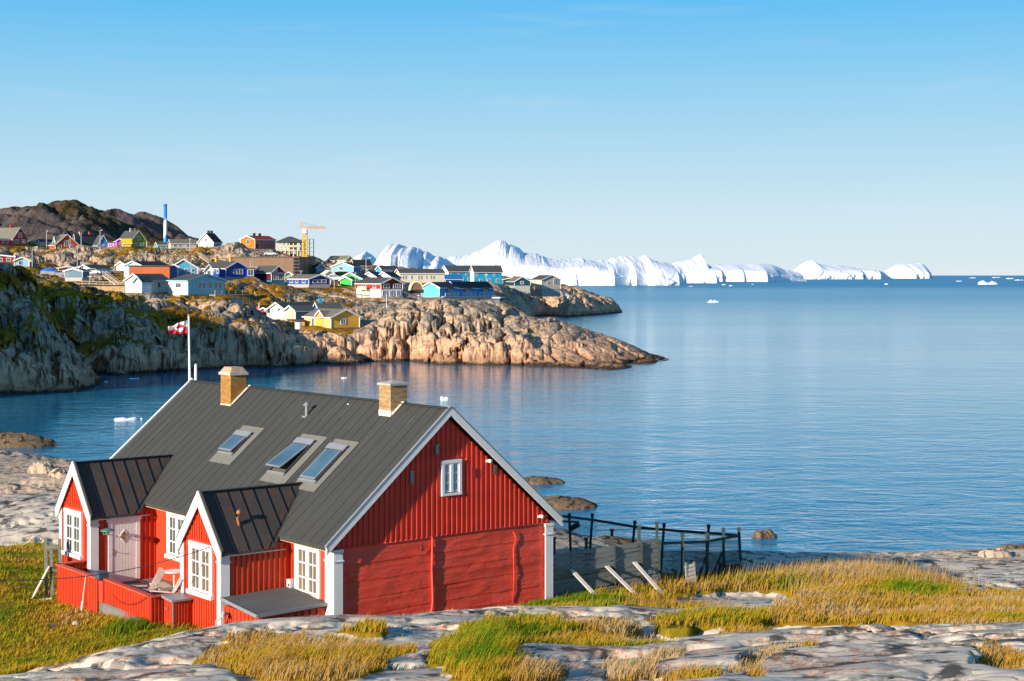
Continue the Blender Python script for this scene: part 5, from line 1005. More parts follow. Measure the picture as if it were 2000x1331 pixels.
def staff(px, py0, py1, Y, label, flagc=False):
    c = at(px, py0, Y); h = (py0-py1)/F*Y; o = empty('flagpole', (c.x, c.y, c.z-.5), 0, label, 'flagpole'); m = MB(); m.tube([(0,0,0),(0,0,h+.5)], [.10,.06], 8); m.build('pole', M_twhite, o)
    if flagc:
        m = MB(); m.add([(0,0,h*.95),(-.7,.1,h*.7),(-.65,.1,h*.35),(-.05,0,h*.5),(0,.03,h*.95),(-.7,.13,h*.7),(-.65,.13,h*.35),(-.05,.03,h*.5)], [(0,1,2,3),(4,7,6,5),(0,4,5,1),(1,5,6,2),(2,6,7,3),(3,7,4,0)]); m.build('flag', paint('flag_red', (.6,.04,.05), .7), o)
    else: m = MB(); m.lathe([(0,.12),(.12,0),(0,-.12)], (0,0,h+.55), 8); m.build('pole_cap', M_twhite, o)
staff(755, 616, 577, 372, 'tall white flagpole on the rocks below the red and white house'); staff(506, 606, 592, 352, 'small flagpole with drooping red flag left of the beige house', True)
# stairs, decks, fences, pipe
def bars(name, label, cat, lines, Y, w_=.22, mat_=None, part='rail'):
    a0 = at(lines[0][0], lines[0][1], Y); o = empty(name, a0, 0, label, cat); m = MB()
    for q in lines:
        y1 = q[4] if len(q) > 4 else Y; y2 = q[5] if len(q) > 5 else y1; m.bar(at(q[0],q[1],y1)-a0, at(q[2],q[3],y2)-a0, w_)
    m.build(part, mat_ or M_twhite, o); return o
def stairs(name, label, x0, y0, x1, y1, Y, n, w_px, mat_):
    a = at(x0, y0, Y); b = at(x1, y1, Y-3); o = empty(name, b, 0, label, 'stairs'); d = a-b; sv = Vector((w_px/F*Y*.35, 1.4, 0))
    m = MB()
    for k in range(n): p = d*((k+.5)/n); m.bar(p, p+sv, .34, .08)
    m.build('step', mat_, o)
    for s_ in (Vector((0,0,0)), sv):
        m = MB(); m.bar(s_, d+s_, .14, .3); m.build('stringer', mat_, o); m = MB(); m.bar(s_+Vector((0,0,1)), d+s_+Vector((0,0,1)), .1, .12); m.bar(s_+Vector((0,0,.55)), d+s_+Vector((0,0,.55)), .07, .09)
        for k in range(4): p = d*(k/3)+s_; m.bar(p, p+Vector((0,0,1)), .09)
        m.build('handrail', mat_, o)
    return o
M_wood = paint('pale_weathered_wood', (.52,.42,.30), .8, .2, 2)
stairs('outdoor_stairs', 'pale wooden stairs descending right from the white car', 200, 538, 231, 560, 392, 12, 10, M_wood); stairs('outdoor_stairs', 'white wooden stairs on the slope right of the skyline stilt houses', 388, 500, 408, 514, 520, 8, 8, M_wood)
stairs('outdoor_stairs', 'white stairs going down the rock at the cream sea-front house', 1096, 568, 1110, 583, 665, 9, 5, M_twhite)
bars('wooden_fence', 'low brown wooden fence between the dark teal gable and the cream sea-front house', 'fence', [(1014,557,1044,560,648),(1014,560,1044,563,648),(1014,556,1014,564,648),(1024,557,1024,565,648),(1034,558,1034,566,648),(1044,559,1044,567,648)], 648, .25, paint('fence_brown', (.45,.26,.10), .8))
c = at(133, 571, 383); o = empty('garage_terrace', c, 0, 'low concrete garage with dark roof terrace and white fence below the stairs', 'garage'); Lg = (243-133)/F*383
m = MB(); m.box(0,0,-3,Lg,8,1.5); m.build('wall', paint('ochre_concrete', (.50,.33,.16), .9, .3, 1), o); m = MB(); m.box(-.2,-.2,1.5,Lg+.2,8.2,1.72); m.build('roof', P_('rblack'), o)
m = MB()
for z in (2.2,2.75): m.bar((-.1,-.1,z),(Lg+.1,-.1,z-.5),.09,.14)
for k in range(9): m.bar((Lg*k/8,-.1,1.7-.5*k/8*.3),(Lg*k/8,-.1,2.8-.5*k/8),.12)
m.build('terrace_fence', M_wood, o)
c = at(408, 577, 361); o = empty('timber_deck', c, R(47), 'timber deck on stilts with railings at the corner of the pale cyan house', 'deck'); m = MB(); m.box(0,-2.4,-.05,9.5,-.1,.1); m.build('platform', M_wood, o); m = MB()
for k in range(6): m = MB(); m.bar((9.5*k/5,-2.3,-4),(9.5*k/5,-2.3,1.1),.14); m.build('post', M_wood, o)
for a_ in (0, 3.8): m = MB(); m.bar((a_,-2.3,-3.4),(a_+1.9,-2.3,-.2),.1); m.build('brace', M_wood, o)
m = MB()
for z in (.5,1.1): m.bar((0,-2.3,z),(9.5,-2.3,z),.09)
m.build('railing', M_wood, o); m = MB(); m.box(4.2,-2.2,-3.6,8.0,-1.9,-.6); m.build('storage_wall', P_('stone'), o)
o = bars('picket_fence', 'brown board fence in front of the red house with white ground floor', 'fence', [(688,583,722,586,400,398),(688,575,722,578,400,398)], 400, .2, P_('brown')); m = MB()
for k in range(16): a = at(688+34*k/15, 586+2*k/15, 400-2*k/15)-o.location; m.bar(a-Vector((0,0,1.0)), a+Vector((0,0,1.75)), .26, .08)
m.build('fence_board', P_('brown'), o)
o = bars('retaining_wall', 'stone and timber retaining wall beneath the blue shore row', 'wall', [(862,584,962,583,430,468)], 440, 1.2, P_('stone'), 'wall_stones')
c = at(322, 584, 372); b = at(366, 610, 322); o = empty('pipeline', c, 0, 'raised pipeline running down the slope behind the flagpole', 'pipe'); m = MB(); d_ = b-c; m.tube([Vector((0,0,.8)), d_*.5+Vector((0,0,1.0)), d_+Vector((0,0,.9))], .22, 8); m.build('pipe', P_('rgrey'), o); m = MB()
for k in range(6): p = d_*(k/5); m.bar(p-Vector((0,0,1)), p+Vector((0,0,.85)), .2)
m.build('pipe_support', P_('rgrey'), o)
c = at(489, 0, 100)
c = at(583, 643, 327); o = empty('water_tank', c, 0, 'small white tank at the left foot of the yellow shore house', 'tank'); m = MB(); m.lathe([(0,0),(.7,.0),(.72,.2),(.72,1.1),(.6,1.3),(0,1.38)], (0,0,0), 14); m.build('tank_body', M_twhite, o, smooth=False); m = MB(); m.lathe([(.2,0),(.2,.15),(0,.15)], (0,0,1.36), 10); m.build('tank_lid', M_dark, o)

# ---------------------------------------------------------------- ice
def ice_mat():
    t = NT('glacier_ice'); P = t.map(); a = t.noise(P, .012, 5, .6); f = t.noise(t.map((1,1,.22)), .05, 6, .65); col = t.mix(t.rng(a, .4, .7), (.90,.91,.93), (.82,.87,.92))
    col = t.mix(t.rng(f, .56, .75, 0, .5), col, (.52,.68,.80)); return t.done(col, .6, t.bump(f, .25, 4), spec=.3)
M_ice = ice_mat(); M_floe = paint('floe_ice', (.80,.86,.90), .4, .06, 1, .2)
def pl(pts, x): return np.interp(x, [p[0] for p in pts], [p[1] for p in pts])
def iceberg(name, label, sil, lip, base, Y, thick, seed, zig=(), flute=1.0, rough=1.0, n=420, Y1=None):
    """sil: skyline (photo x, y); lip: top of the front cliff; base: waterline; zig: depth offsets of the cliff foot in metres"""
    px = np.linspace(sil[0][0], sil[-1][0], n); v = np.concatenate([np.linspace(0, .42, 34), np.linspace(.45, 1, 32)])
    P, V = np.meshgrid(px, v); Yb = Y if Y1 is None else np.interp(P, [px[0], px[-1]], [Y, Y1])
    zg = np.interp(P, [z[0] for z in zig], [z[1] for z in zig]) if zig else 0*P
    X0 = (P-1000)/F*Yb; w1 = worley(X0*.010+V*.25, V*1.6, X0*0+seed, seed); w2 = worley(X0*.034, V*2.6, X0*0+seed, seed+1); fl = ((w1[2]-.5)*14+(w2[2]-.5)*8+(.5-np.clip(w2[1]*3, 0, .5))*4+fbm(X0*.05, V*5, X0*0, 4, seed+2)*4)*flute
    yc = Yb+thick*.45; zs = H-(pl(sil, P)-HY)/F*yc; zl = np.minimum(H-(pl(lip, P)-HY)/F*(Yb+thick*.06), zs*.98)
    edge = np.minimum(sstep(0, .03, (P-px[0])/(px[-1]-px[0])+.004), sstep(0, .03, (px[-1]-P)/(px[-1]-px[0])+.004))
    fr = V < .42; k = np.clip(V/.42, 0, 1); q = np.clip((V-.42)/.33, 0, 1); r_ = np.clip((V-.75)/.25, 0, 1)
    Yv = np.where(fr, Yb+zg*(.62+.08*k)+fl*(1-.25*k)+thick*.06*k**3, Yb+thick*.06+(zg*.7+fl*.75)*(1-q)+thick*.39*q+r_*thick*.55)
    sl_ = fbm(P*.05*rough, Yv*.006, P*0, 5, seed+4)*6+ridged(P*.045*rough, Yv*.004, P*0, 4, seed+6)*3
    Z = np.where(fr, -3+(zl+3)*k**.85, zl+(zs-zl)*(1-(1-q)**1.6)); Z = np.where(V > .75, zs*(1-r_**1.5)-3*r_, Z); Z = Z+sl_*np.where(fr, k*.25, .25+.75*q)*(1-q*.55)*np.clip(zs/40, .1, 1)
    Z = np.where(P < px[0]+0, -3, Z); Z = (Z+3)*edge-3
    X = (P-1000)/F*Yb+0*V
    o = grid_mesh(name, X, Yv, Z, M_ice, smooth=False); return tag(o, label, 'iceberg')
iceberg('iceberg', 'small distant white iceberg peak behind the black tarred house', [(655,545),(668,512),(676,505),(683,499),(690,496),(698,491.5),(703,491),(708,495),(712,497),(719,503),(725,510),(735,528),(742,545)], [(650,545),(700,520),(740,545)], 555, 3400, 350, 5, zig=[(655,40),(700,0),(712,60),(742,80)])
iceberg('iceberg', 'jagged cliff-faced iceberg with blue shaded flank behind the cream town building', [(708,552),(714,535),(723,517),(727,508),(730,501.5),(734,490),(739,483.4),(743,479),(748,477),(757,478),(764,477),(770,480),(777,481),(783,484),(793,482.5),(800,485),(808,487),(813,492),(820,493),(831,496),(838,500),(847,500.5),(856,505),(865,508.7),(873,514),(882,518),(895,530),(910,545)],
  [(708,552),(725,520),(735,505),(750,498),(775,497),(795,500),(812,512),(835,524),(850,520),(870,530),(910,550)], 558, 2500, 420, 17, zig=[(708,60),(728,0),(750,20),(762,-10),(772,30),(778,0),(800,20),(818,75),(824,40),(845,40),(868,90),(910,120)], flute=.8)
iceberg('iceberg', 'huge white iceberg with a broad rounded peak left of the open water', [(838,552),(850,520),(863,502),(878,500),(893,500),(910,498.8),(919,495),(928,491.5),(937,487),(946,481.6),(955,477),(964,472.6),(971,470.4),(980,471),(987,473.5),(990,477),(994,480.6),(997,479),(1001,479.5),(1009,482),(1016,485),(1021,490),(1026,494.5),(1038,494.5),(1050,495),(1056,497),(1061,502),(1064,500),(1073,505),(1086,507.6),(1100,507),(1118,507.6),(1132,506),(1147,505),(1158,508),(1170,510),(1185,510),(1203,508.8),(1218,506),(1230,503),(1247,502),(1264,500.9),(1275,501),(1285,499),(1292,504),(1300,510),(1315,511),(1330,512),(1345,518),(1352,548)],
  [(838,552),(900,530),(1000,518),(1060,520),(1100,524),(1160,521),(1190,528),(1200,527),(1240,524),(1290,520),(1330,525),(1352,550)], 556, 2780, 650, 29,
  zig=[(838,60),(900,20),(1000,0),(1100,-30),(1199,-30),(1234,45),(1243,5),(1268,42),(1280,5),(1302,20),(1330,40),(1352,80)], flute=.55, n=900)
iceberg('iceberg', 'iceberg with a single thin upright spire in the middle of the ice row', [(1296,550),(1306,530),(1318,519),(1330,515),(1340,512),(1352,513),(1360,510),(1370,507.6),(1374,503),(1377,501),(1381,500),(1386,497),(1389,498),(1391,507.6),(1395,513),(1400,516.6),(1408,522),(1412,549)], [(1296,551),(1330,530),(1400,528),(1412,550)], 554, 3600, 420, 41, zig=[(1296,0),(1330,0),(1341,45),(1346,0),(1400,10),(1412,60)], flute=.9)
iceberg('iceberg', 'long flat-topped tabular iceberg with sheer front and sloping right end', [(1392,549.5),(1394,522),(1400,518),(1420,517),(1445,516.5),(1475,515.5),(1505,515),(1520,515.5),(1535,517),(1550,522),(1562,527),(1577,529),(1592,531.5),(1600,535),(1608,546)], [(1392,549.5),(1397,529),(1440,528),(1500,529.5),(1530,532),(1550,536),(1575,540),(1608,547)], 550, 4400, 600, 53, zig=[(1392,-20),(1410,-20),(1413,5),(1454,5),(1457,20),(1500,10),(1560,210),(1608,330)], flute=.45, rough=.5, n=520)
iceberg('iceberg', 'pointed iceberg with low cliffs right of the tabular iceberg', [(1572,546),(1576,534),(1580,530),(1587,521),(1595,515),(1602,511),(1610,509),(1614,511),(1619,515),(1630,517),(1646,519.5),(1655,518),(1670,519.5),(1685,522.5),(1700,524),(1724,527),(1740,528),(1755,530),(1762,545)], [(1572,546),(1600,530),(1680,528),(1724,530),(1762,545)], 545.5, 7000, 700, 67, zig=[(1572,0),(1600,-40),(1684,-40),(1688,0),(1719,-10),(1752,190),(1762,150)], flute=1.2, Y1=7200)
iceberg('iceberg', 'farthest iceberg with dark blue arched right flank at the end of the row', [(1742,545),(1748,532),(1760,528),(1770,523),(1778,518),(1790,516),(1805,515),(1815,516),(1822,514.5),(1832,516.5),(1836,524),(1839,530),(1841,544)], [(1742,545),(1770,532),(1800,530),(1806,533),(1830,530),(1841,544)], 544, 8600, 700, 73, zig=[(1742,0),(1786,-40),(1795,60),(1799,-40),(1813,-40),(1841,300)], flute=1.4)
def floe(px, py, wpx, hpx, label, seed, low=False):
    Y = H*F/(py-HY); c = Vector(((px-1000)/F*Y, Y, 0)); L0 = wpx/F*Y; h = hpx/F*Y; rr = random.Random(seed); n, m_ = 22, 8; vs = []; fs = []
    prof = [rr.uniform(.35, 1) for _ in range(8)]
    for i in range(n):
        u = i/(n-1); k = u*7; a = int(min(k, 6)); hh = h*(prof[a]*(1-(k-a))+prof[a+1]*(k-a))*(min(1, u*9, (1-u)*9)**.5+.02); wy = L0*.28*(math.sin(math.pi*min(max(u, .04), .96))**.4)
        for j in range(m_): b = j/(m_-1); vs.append((L0*(u-.5)+rr.uniform(-.01,.01)*L0, wy*(b-.5)*2, -.1+(hh+.1)*(math.sin(math.pi*b)**.45)+rr.uniform(-.06,.06)*h*(0 < b < 1)))
    for i in range(n-1):
        for j in range(m_-1): k = i*m_+j; fs.append((k, k+1, k+m_+1, k+m_))
    mb = MB(); mb.add(vs, fs); o = mb.build('ice_floe', M_floe); o.location = c; o.rotation_euler = (0,0,rr.uniform(-.3,.3)); return tag(o, label, 'ice floe', 'small ice floes drifting on the sea')
for i, q in enumerate([(246,820,46,5,'low white ice floe in the bay just left of the big dark roof'),(273,819,12,3,'small ice chunk touching the right end of the bay floe'),(672,739,12,3,'tiny ice floe in the bay right of the far chimney'),(868,780,17,6,'small peaked ice floe above the near chimney'),(882,803,6,2,'speck of ice just below the small peaked floe'),
    (1394,591,20,5,'lone ice floe on the open water beyond the headland tip'),(1384,591,5,2,'ice speck left of the lone open-water floe'),(1929,556,38,8,'flat white ice floe near the right edge below the horizon'),(207,746,8,2,'ice bit at the tip of the shaded rock'),(262,740,22,1.6,'thin ice sliver in the dark bay water'),
    (1873,550,11,2.0,'small floe left of the flat floe at the right'),(1990,548,18,2.4,'floe at the extreme right edge near the horizon'),(1900,543.6,14,1.6,'distant floe close under the horizon, left one'),(1946,543,18,1.6,'distant floe close under the horizon, middle one'),(1972,545.2,16,2,'distant floe close under the horizon, right one'),
    (1731,556,7,2,'ice speck before the pointed iceberg'),(1414,557,8,1.5,'ice speck below the left end of the tabular iceberg'),(1427,559,7,1.8,'second ice speck below the tabular iceberg'),(1350,560,8,1.3,'ice speck in front of the spire iceberg'),(1470,556,6,1.3,'ice speck below the middle of the tabular iceberg')]):
    floe(q[0], q[1], q[2], q[3], q[4], 20+i)
# ---------------------------------------------------------------- rocks in the sea and boulders
def rock(name, label, px, py, wpx, hpx, seed, Y=None, z=None, group=None, depth=.7, rot=0, flat=False, mat_=None):
    """px, py: middle of the foot of the rock in the photo"""
    if Y is None: Y = H*F/(py-HY); z = 0
    L0 = wpx/F*Y; h = hpx/F*Y; n, m_ = 64, 20; a = np.linspace(0, 2*math.pi, n); b = np.linspace(0, 1, m_); A, Bq = np.meshgrid(a, b)
    ux, uy = np.cos(A), np.sin(A); r0 = 1+.22*fbm(ux*1.4, uy*1.4, A*0+seed, 3, seed); rad = r0*(1-Bq)**.8; X = L0/2*rad*ux; Yy = L0/2*depth*rad*uy
    Z = h*(1-(1-Bq)**(2.2))**.8*(1+.35*fbm(X*2.2/L0*2, Yy*3/L0*2, A*0+seed, 4, seed+2))+.10*h*ridged(X*5/L0, Yy*7/L0, A*0, 3, seed+3)*np.clip(Bq*4, 0, 1)-(.15*h+.15)*(Bq < .01)
    if not flat: Z = Z*(1+.3*np.clip(-X/L0, -.5, .5))
    X[:, -1] = X[:, 0]; Yy[:, -1] = Yy[:, 0]; Z[:, -1] = Z[:, 0]; Z[-1, :] = Z[-1, :].mean()
    o = grid_mesh(name, X, Yy, Z, mat_ or M_searock); o.location = ((px-1000)/F*Y, Y+L0/2*depth*.8, (z or 0)); o.rotation_euler = (0, 0, rot); return tag(o, label, 'rock', group)
M_searock = rock_mat('wet_sea_rock', (.24,.17,.09), (.16,.11,.07), 1.3, 0, bump=.5, tide=False, dark=(.05,.045,.04))
M_boulder = rock_mat('loose_boulder', (.46,.42,.38), (.34,.31,.29), 1.6, .3, bump=.4)
rock('sea_rock', 'hump-shaped dark rock at the left edge of the bay', 25, 874, 150, 24, 3, depth=.5); rock('sea_rock', 'flat tongue of rock at the right of the left hump rock', 70, 868, 70, 12, 4, depth=.5, flat=True); rock('sea_rock', 'very low weedy rock just above the left shore slabs', 45, 902, 150, 8, 5, flat=True, depth=.4)
rock('sea_rock', 'low brown rock behind the gable slope, the farther of two', 1055, 946, 104, 11, 6, flat=True, depth=.6); rock('sea_rock', 'larger brown rock behind the gable slope, the nearer of two', 1098, 994, 150, 17, 7, flat=True, depth=.6); rock('sea_rock', 'small lone rounded rock right of the net enclosure', 1493, 1051, 50, 13, 8, flat=True, depth=.6)
rock('sea_rock', 'long flat rock in the water behind the enclosure end', 1450, 1097, 120, 14, 9, flat=True, depth=.5); rock('sea_rock', 'low wet rock in front of the long flat one behind the enclosure', 1475, 1112, 150, 11, 10, flat=True, depth=.5); rock('sea_rock', 'dark wet rock at the extreme right edge of the water', 1990, 1077, 80, 10, 11, flat=True, depth=.5)
rock('sea_rock', 'flat shore rock seen through the net fence', 1190, 1078, 190, 22, 12, flat=True, depth=.5)
def gpt(px, py, Ymin=18, Ymax=140):                    # first point of the near ground along a line of sight
    y = Ymin
    while y < Ymax:
        x = (px-1000)/F*y; z = float(gz(x, y)); 
        if H-(py-HY)/F*y <= z: return Vector((x, y, z))
        y += .25
    return at(px, py, Ymax)
for i, (px, py, w_, h_, lb) in enumerate([(78,925,60,22,'pale angular boulder lying on the left shore slabs'),(112,938,46,18,'darker boulder beside the pale one on the left shore'),(147,1222,14,9,'small white stone in the lawn left of the deck'),(425,1220,46,10,'flat grey stone slab below the porch window'),(262,1226,60,16,'broken stone block at the lawn edge of the slab'),(1040,1300,44,18,'half buried dark stone behind the big grass tuft'),(1950,1090,70,16,'long grey boulder on the right shore slabs'),(1760,1105,50,12,'smooth boulder on the right shore near the tall grass')]):
    p = gpt(px, py); rock('boulder', lb, px, py, w_, h_, 30+i, Y=p.y, z=p.z-.04, mat_=M_boulder, depth=.7)

# ---------------------------------------------------------------- the old enclosure: plank wall, posts, rails and net
M_old = paint('old_grey_planks', (.20,.21,.19), .85, .35, 2.5, .5, stretch=(.4,.4,3)); M_tar = paint('tarred_posts', (.035,.055,.05), .7, .3, 4, .3); M_brace = paint('bleached_plank', (.62,.55,.47), .8, .15, 3, .3)
A_ = hw(8.75, .35, 0); A_.z = HO.z; B_ = at(1286, 1140, 57.6); B_.z = float(gz(B_.x, B_.y)); dAB = Vector((B_.x-A_.x, B_.y-A_.y, 0)); LAB = dAB.length; dn = dAB.normalized(); nn_ = Vector((dn.y, -dn.x, 0))
o = empty('plank_wall', A_, 0, 'low wall of rough grey horizontal planks running out from the house corner', 'wall'); rr = random.Random(5); m = MB(); rows = 10
for r in range(rows):
    x = 0.0
    while x < LAB:
        e = min(LAB+rr.uniform(-.05,.08), x+rr.uniform(1.6,3.2)); za = -.25+.175*r+rr.uniform(-.02,.02); zb = za+rr.uniform(-.02,.03); of = rr.uniform(-.02,.04); dz = .10*x/LAB; dz2 = .10*e/LAB
        m.bar(dn*x+nn_*of+Vector((0,0,za+dz)), dn*e+nn_*of+Vector((0,0,zb+dz2)), .035, .165*rr.uniform(.85,1.05)); x = e+.01
m.build('planks', M_old, o)
for s_, h_ in ((.35,1.9),(1.75,1.75),(2.9,1.95),(4.15,1.95),(5.35,2.0)):
    if s_ > LAB: s_ = LAB
    m = MB(); p = dn*s_-nn_*.08; m.bar(p-Vector((0,0,.4)), p+Vector((0,0,h_)), .10, .10); m.box(p.x-.07,p.y-.07,h_,p.x+.07,p.y+.07,h_+.07); m.build('post', M_tar, o)
for s_ in (2.9,4.15): m = MB(); p = dn*s_+nn_*.07; m.bar(p-Vector((0,0,.3)), p+Vector((0,0,1.45)), .09, .05); m.build('outer_post', M_tar, o)
for (a, b) in (((1113,1112),(1172,1168)),((1183,1106),(1246,1163)),((1237,1098),(1294,1152))):
    # brace plank from the wall face down to the grass in front
    s_ = None; best = 9
    for i in range(200):
        q = A_+dn*(LAB*i/199); px = 1000+F*q.x/q.y
        if abs(px-a[0]) < best: best = abs(px-a[0]); s_ = q
    top = Vector((s_.x, s_.y, at(a[0], a[1], s_.y).z))+nn_*.06; yb = s_.y-1.7; bot = Vector(((b[0]-1000)/F*yb, yb, 0)); bot.z = float(gz(bot.x, bot.y)); bot.z = min(bot.z, at(b[0], b[1], yb).z+.15)
    m = MB(); m.bar(top-A_, bot-A_, .15, .04); m.build('brace', M_brace, o)
ne = [(1287,1140,1062,57.6),(1333,1145,1047,58.6),(1381,1140,1046,60.2),(1413,1130,1037,61.5),(1443,1131,1036,62.3)]; fa = [(1112,1082,1008,64.5),(1157,1085,1008,65.5),(1170,1080,1010,66),(1240,1080,1022,65.5),(1297,1100,1027,64.8),(1384,1120,1030,63.6)]
o = empty('net_enclosure', at(1333, 1145, 58.6), 0, 'tall enclosure of dark leaning posts and rails hung with fine netting', 'fence'); O = o.location.copy(); base = []
def post(px, pb, pt, Y, lean, lbl='post', th=.10):
    t_ = at(px, pt, Y); x = t_.x+lean; b = Vector((x, Y, float(gz(x, Y))-.2)); b.z = min(b.z, at(px, pb, Y).z+.3); m = MB(); m.bar(b-O, t_-O, th); m.bar(t_-O-Vector((0,0,.02)), t_-O+Vector((0,0,.10)), th*1.35); m.build(lbl, M_tar, o); return b, t_
lean_n = [0,-.02,.0,.02,.12]; lean_f = [.1,-.2,-.22,-.25,-.18,-.1]
N_ = [post(q[0], q[1], q[2], q[3], lean_n[i]) for i, q in enumerate(ne)]; F_ = [post(q[0], q[1], q[2], q[3], lean_f[i]) for i, q in enumerate(fa) if i != 2]
railz = [(1287,1062,57.6),(1333,1060,58.6),(1381,1058,60.2),(1413,1052,61.5),(1443,1046,62.3)]; m = MB()
for a, b in zip(railz, railz[1:]): m.bar(at(*a)-O, at(*b)-O, .06, .10)
m.build('rail', M_tar, o); railf = [(1072,1005,64),(1165,1017,65.5),(1250,1031,65.4),(1320,1037,64.5),(1443,1046,62.3)]; m = MB()
for a, b in zip(railf, railf[1:]): m.bar(at(*a)-O, at(*b)-O, .06, .10)
m.build('rail', M_tar, o); m = MB(); m.bar(at(1085,1018,64)-O, at(1130,1020,64.8)-O, .08, .08); m.bar(at(1113,1034,64.5)-O, at(1131,1024,64.3)-O, .12, .2); m.build('net_bracket', M_tar, o)
for a, b, Y in (((1367,1120),(1378,1088),60.2),((1392,1122),(1411,1078),61.5),((1076,1080),(1068,1058),63),((1430,1130),(1441,1100),62.5)): m = MB(); m.bar(at(a[0],a[1],Y)-O, at(b[0],b[1],Y)-O, .08); m.build('strut', M_tar, o)
def net(rail, m):
    for a, b in zip(rail, rail[1:]):
        ta, tb = at(*a), at(*b); L0 = (tb-ta).length; ga = min(float(gz(ta.x, ta.y)), ta.z-1.2); gb = min(float(gz(tb.x, tb.y)), tb.z-1.2); n = int(L0/.11); ha_, hb_ = ta.z-ga, tb.z-gb
        nz_ = 16
        for i in range(n):
            for j in range(nz_):
                s0, s1 = i/n, (i+1)/n
                def Q(s, k): t = ta.lerp(tb, s); return t-Vector((0,0,(ha_+(hb_-ha_)*s)*k/nz_))-O
                m.bar(Q(s0, j), Q(s1, j+1), .006, .006); m.bar(Q(s1, j), Q(s0, j+1), .006, .006)
m = MB(); net(railf, m); m.build('netting', M_tar, o); m = MB(); net(railz, m); m.build('netting', M_tar, o)
p = gpt(1335, 1142, 56); o = empty('pallet', p, R(20), 'broken pale plank crate leaning by the first enclosure post', 'crate'); m = MB()
for k in range(5): m.bar((0,-.2+.02*k,.08+.14*k),(.45,-.1+.02*k,.13+.14*k),.025,.11)
m.build('slats', M_brace, o); m = MB(); m.bar((.05,-.16,0),(.05,-.1,.8),.06); m.bar((.42,-.08,0),(.42,0,.8),.06); m.build('uprights', M_old, o)
q = at(1425, 1128, 62); o = empty('wooden_barrel_box', Vector((q.x, q.y, float(gz(q.x, q.y)))), R(25), 'dark box standing inside the far corner of the enclosure', 'box'); m = MB(); m.box(-.35,-.3,-.2,.35,.3,.62); 
for k in range(4): m.box(-.37,-.32,.02+.16*k,.37,-.301,.13+.16*k)
m.build('box_body', M_tar, o); m = MB(); m.box(-.4,-.35,.621,.4,.35,.66); m.build('lid', M_old, o)

# weathered gate posts left of the porch, stake in the lawn, overhead cable
p = at(96, 1140, 57.5); zz = float(gz(p.x, p.y)); o = empty('gate_posts', (p.x, p.y, zz), R(15), 'two weathered grey fence posts joined by boards left of the house', 'fence'); hp_ = at(96, 1050, 57.5).z-zz
for x, h_ in ((-.13,hp_),(.06,hp_*.93),(.36,hp_*.97)): m = MB(); m.bar((x+.05,0,-.4),(x,0,h_),.11); m.build('post', M_old, o)
m = MB(); m.bar((-.15,-.06,hp_*.84),(.40,-.06,hp_*.83),.04,.12); m.build('cross_board', M_old, o); m = MB(); m.bar((-.15,-.06,hp_*.5),(.40,-.06,hp_*.42),.04,.10); m.build('cross_board', M_old, o)
m = MB(); m.bar((-.62,-.35,-.05),(.0,-.08,hp_*.52),.13,.035); m.build('diagonal_plank', M_brace, o); m = MB(); m.bar((-.35,-.4,.0),(.1,-.5,.05),.14,.03); m.build('fallen_plank', M_brace, o)
p = gpt(159, 1195, 40); o = empty('stake', p, 0, 'thin white stake leaning in the lawn before the deck', 'stake'); m = MB(); m.tube([(0,0,-.1),(.06,.05,.6),(.12,.1,at(165,1128,p.y).z-p.z)], [.02,.015,.012], 6); m.build('rod', M_white, o); m = MB(); m.bar((-.02,0,-.05),(.03,.03,.32),.05); m.build('peg', M_white, o)
e0 = at(-340, 1070, 46); e1 = at(0, 1134, 46.5); e2 = at(240, 1118, 47.5); e3 = hw(-2.56, 3.12, 2.50); path = []
for k in range(41): t_ = k/40; a = e0.lerp(e3, t_); a.z -= 4*t_*(1-t_)*.96; path.append(a)
# bend so that it passes the measured points
o = empty('overhead_cable', e0, 0, 'thin black cable sagging from the left edge up to the nearer porch window', 'cable'); m = MB(); m.tube([a-e0 for a in path], .014, 5); m.build('cable', M_dark, o); m = MB(); m.tube([e3-e0, e3-e0+Vector((.06,.02,.02))], .03, 8); m.build('cable_hook', M_lead, o)

# ---------------------------------------------------------------- grass
def grass_mat():
    t = NT('grass_blades'); a = t.attr('tint'); r = t.n('ValToRGB'); t.l(a.outputs['Fac'], r.inputs[0]); el = r.color_ramp.elements
    cs_ = [(0,(.05,.15,.008)),(.25,(.16,.21,.012)),(.45,(.36,.28,.018)),(.68,(.46,.25,.025)),(.88,(.42,.24,.06)),(1,(.48,.35,.19))]
    el[0].position, el[0].color = 0, (*cs_[0][1],1); el[1].position, el[1].color = 1, (*cs_[-1][1],1)
    for p_, c in cs_[1:-1]: e = el.new(p_); e.color = (*c,1)
    t.done(r.outputs[0], .9, spec=.0); tr = t.n('BsdfTranslucent'); t.l(r.outputs[0], tr.inputs[0]); mx_ = t.n('MixShader'); mx_.inputs[0].default_value = .25; o_ = t.t.nodes['Material Output']
    t.l(t.b.outputs[0], mx_.inputs[1]); t.l(tr.outputs[0], mx_.inputs[2]); t.l(mx_.outputs[0], o_.inputs[0]); return t.mat
M_grass = grass_mat()
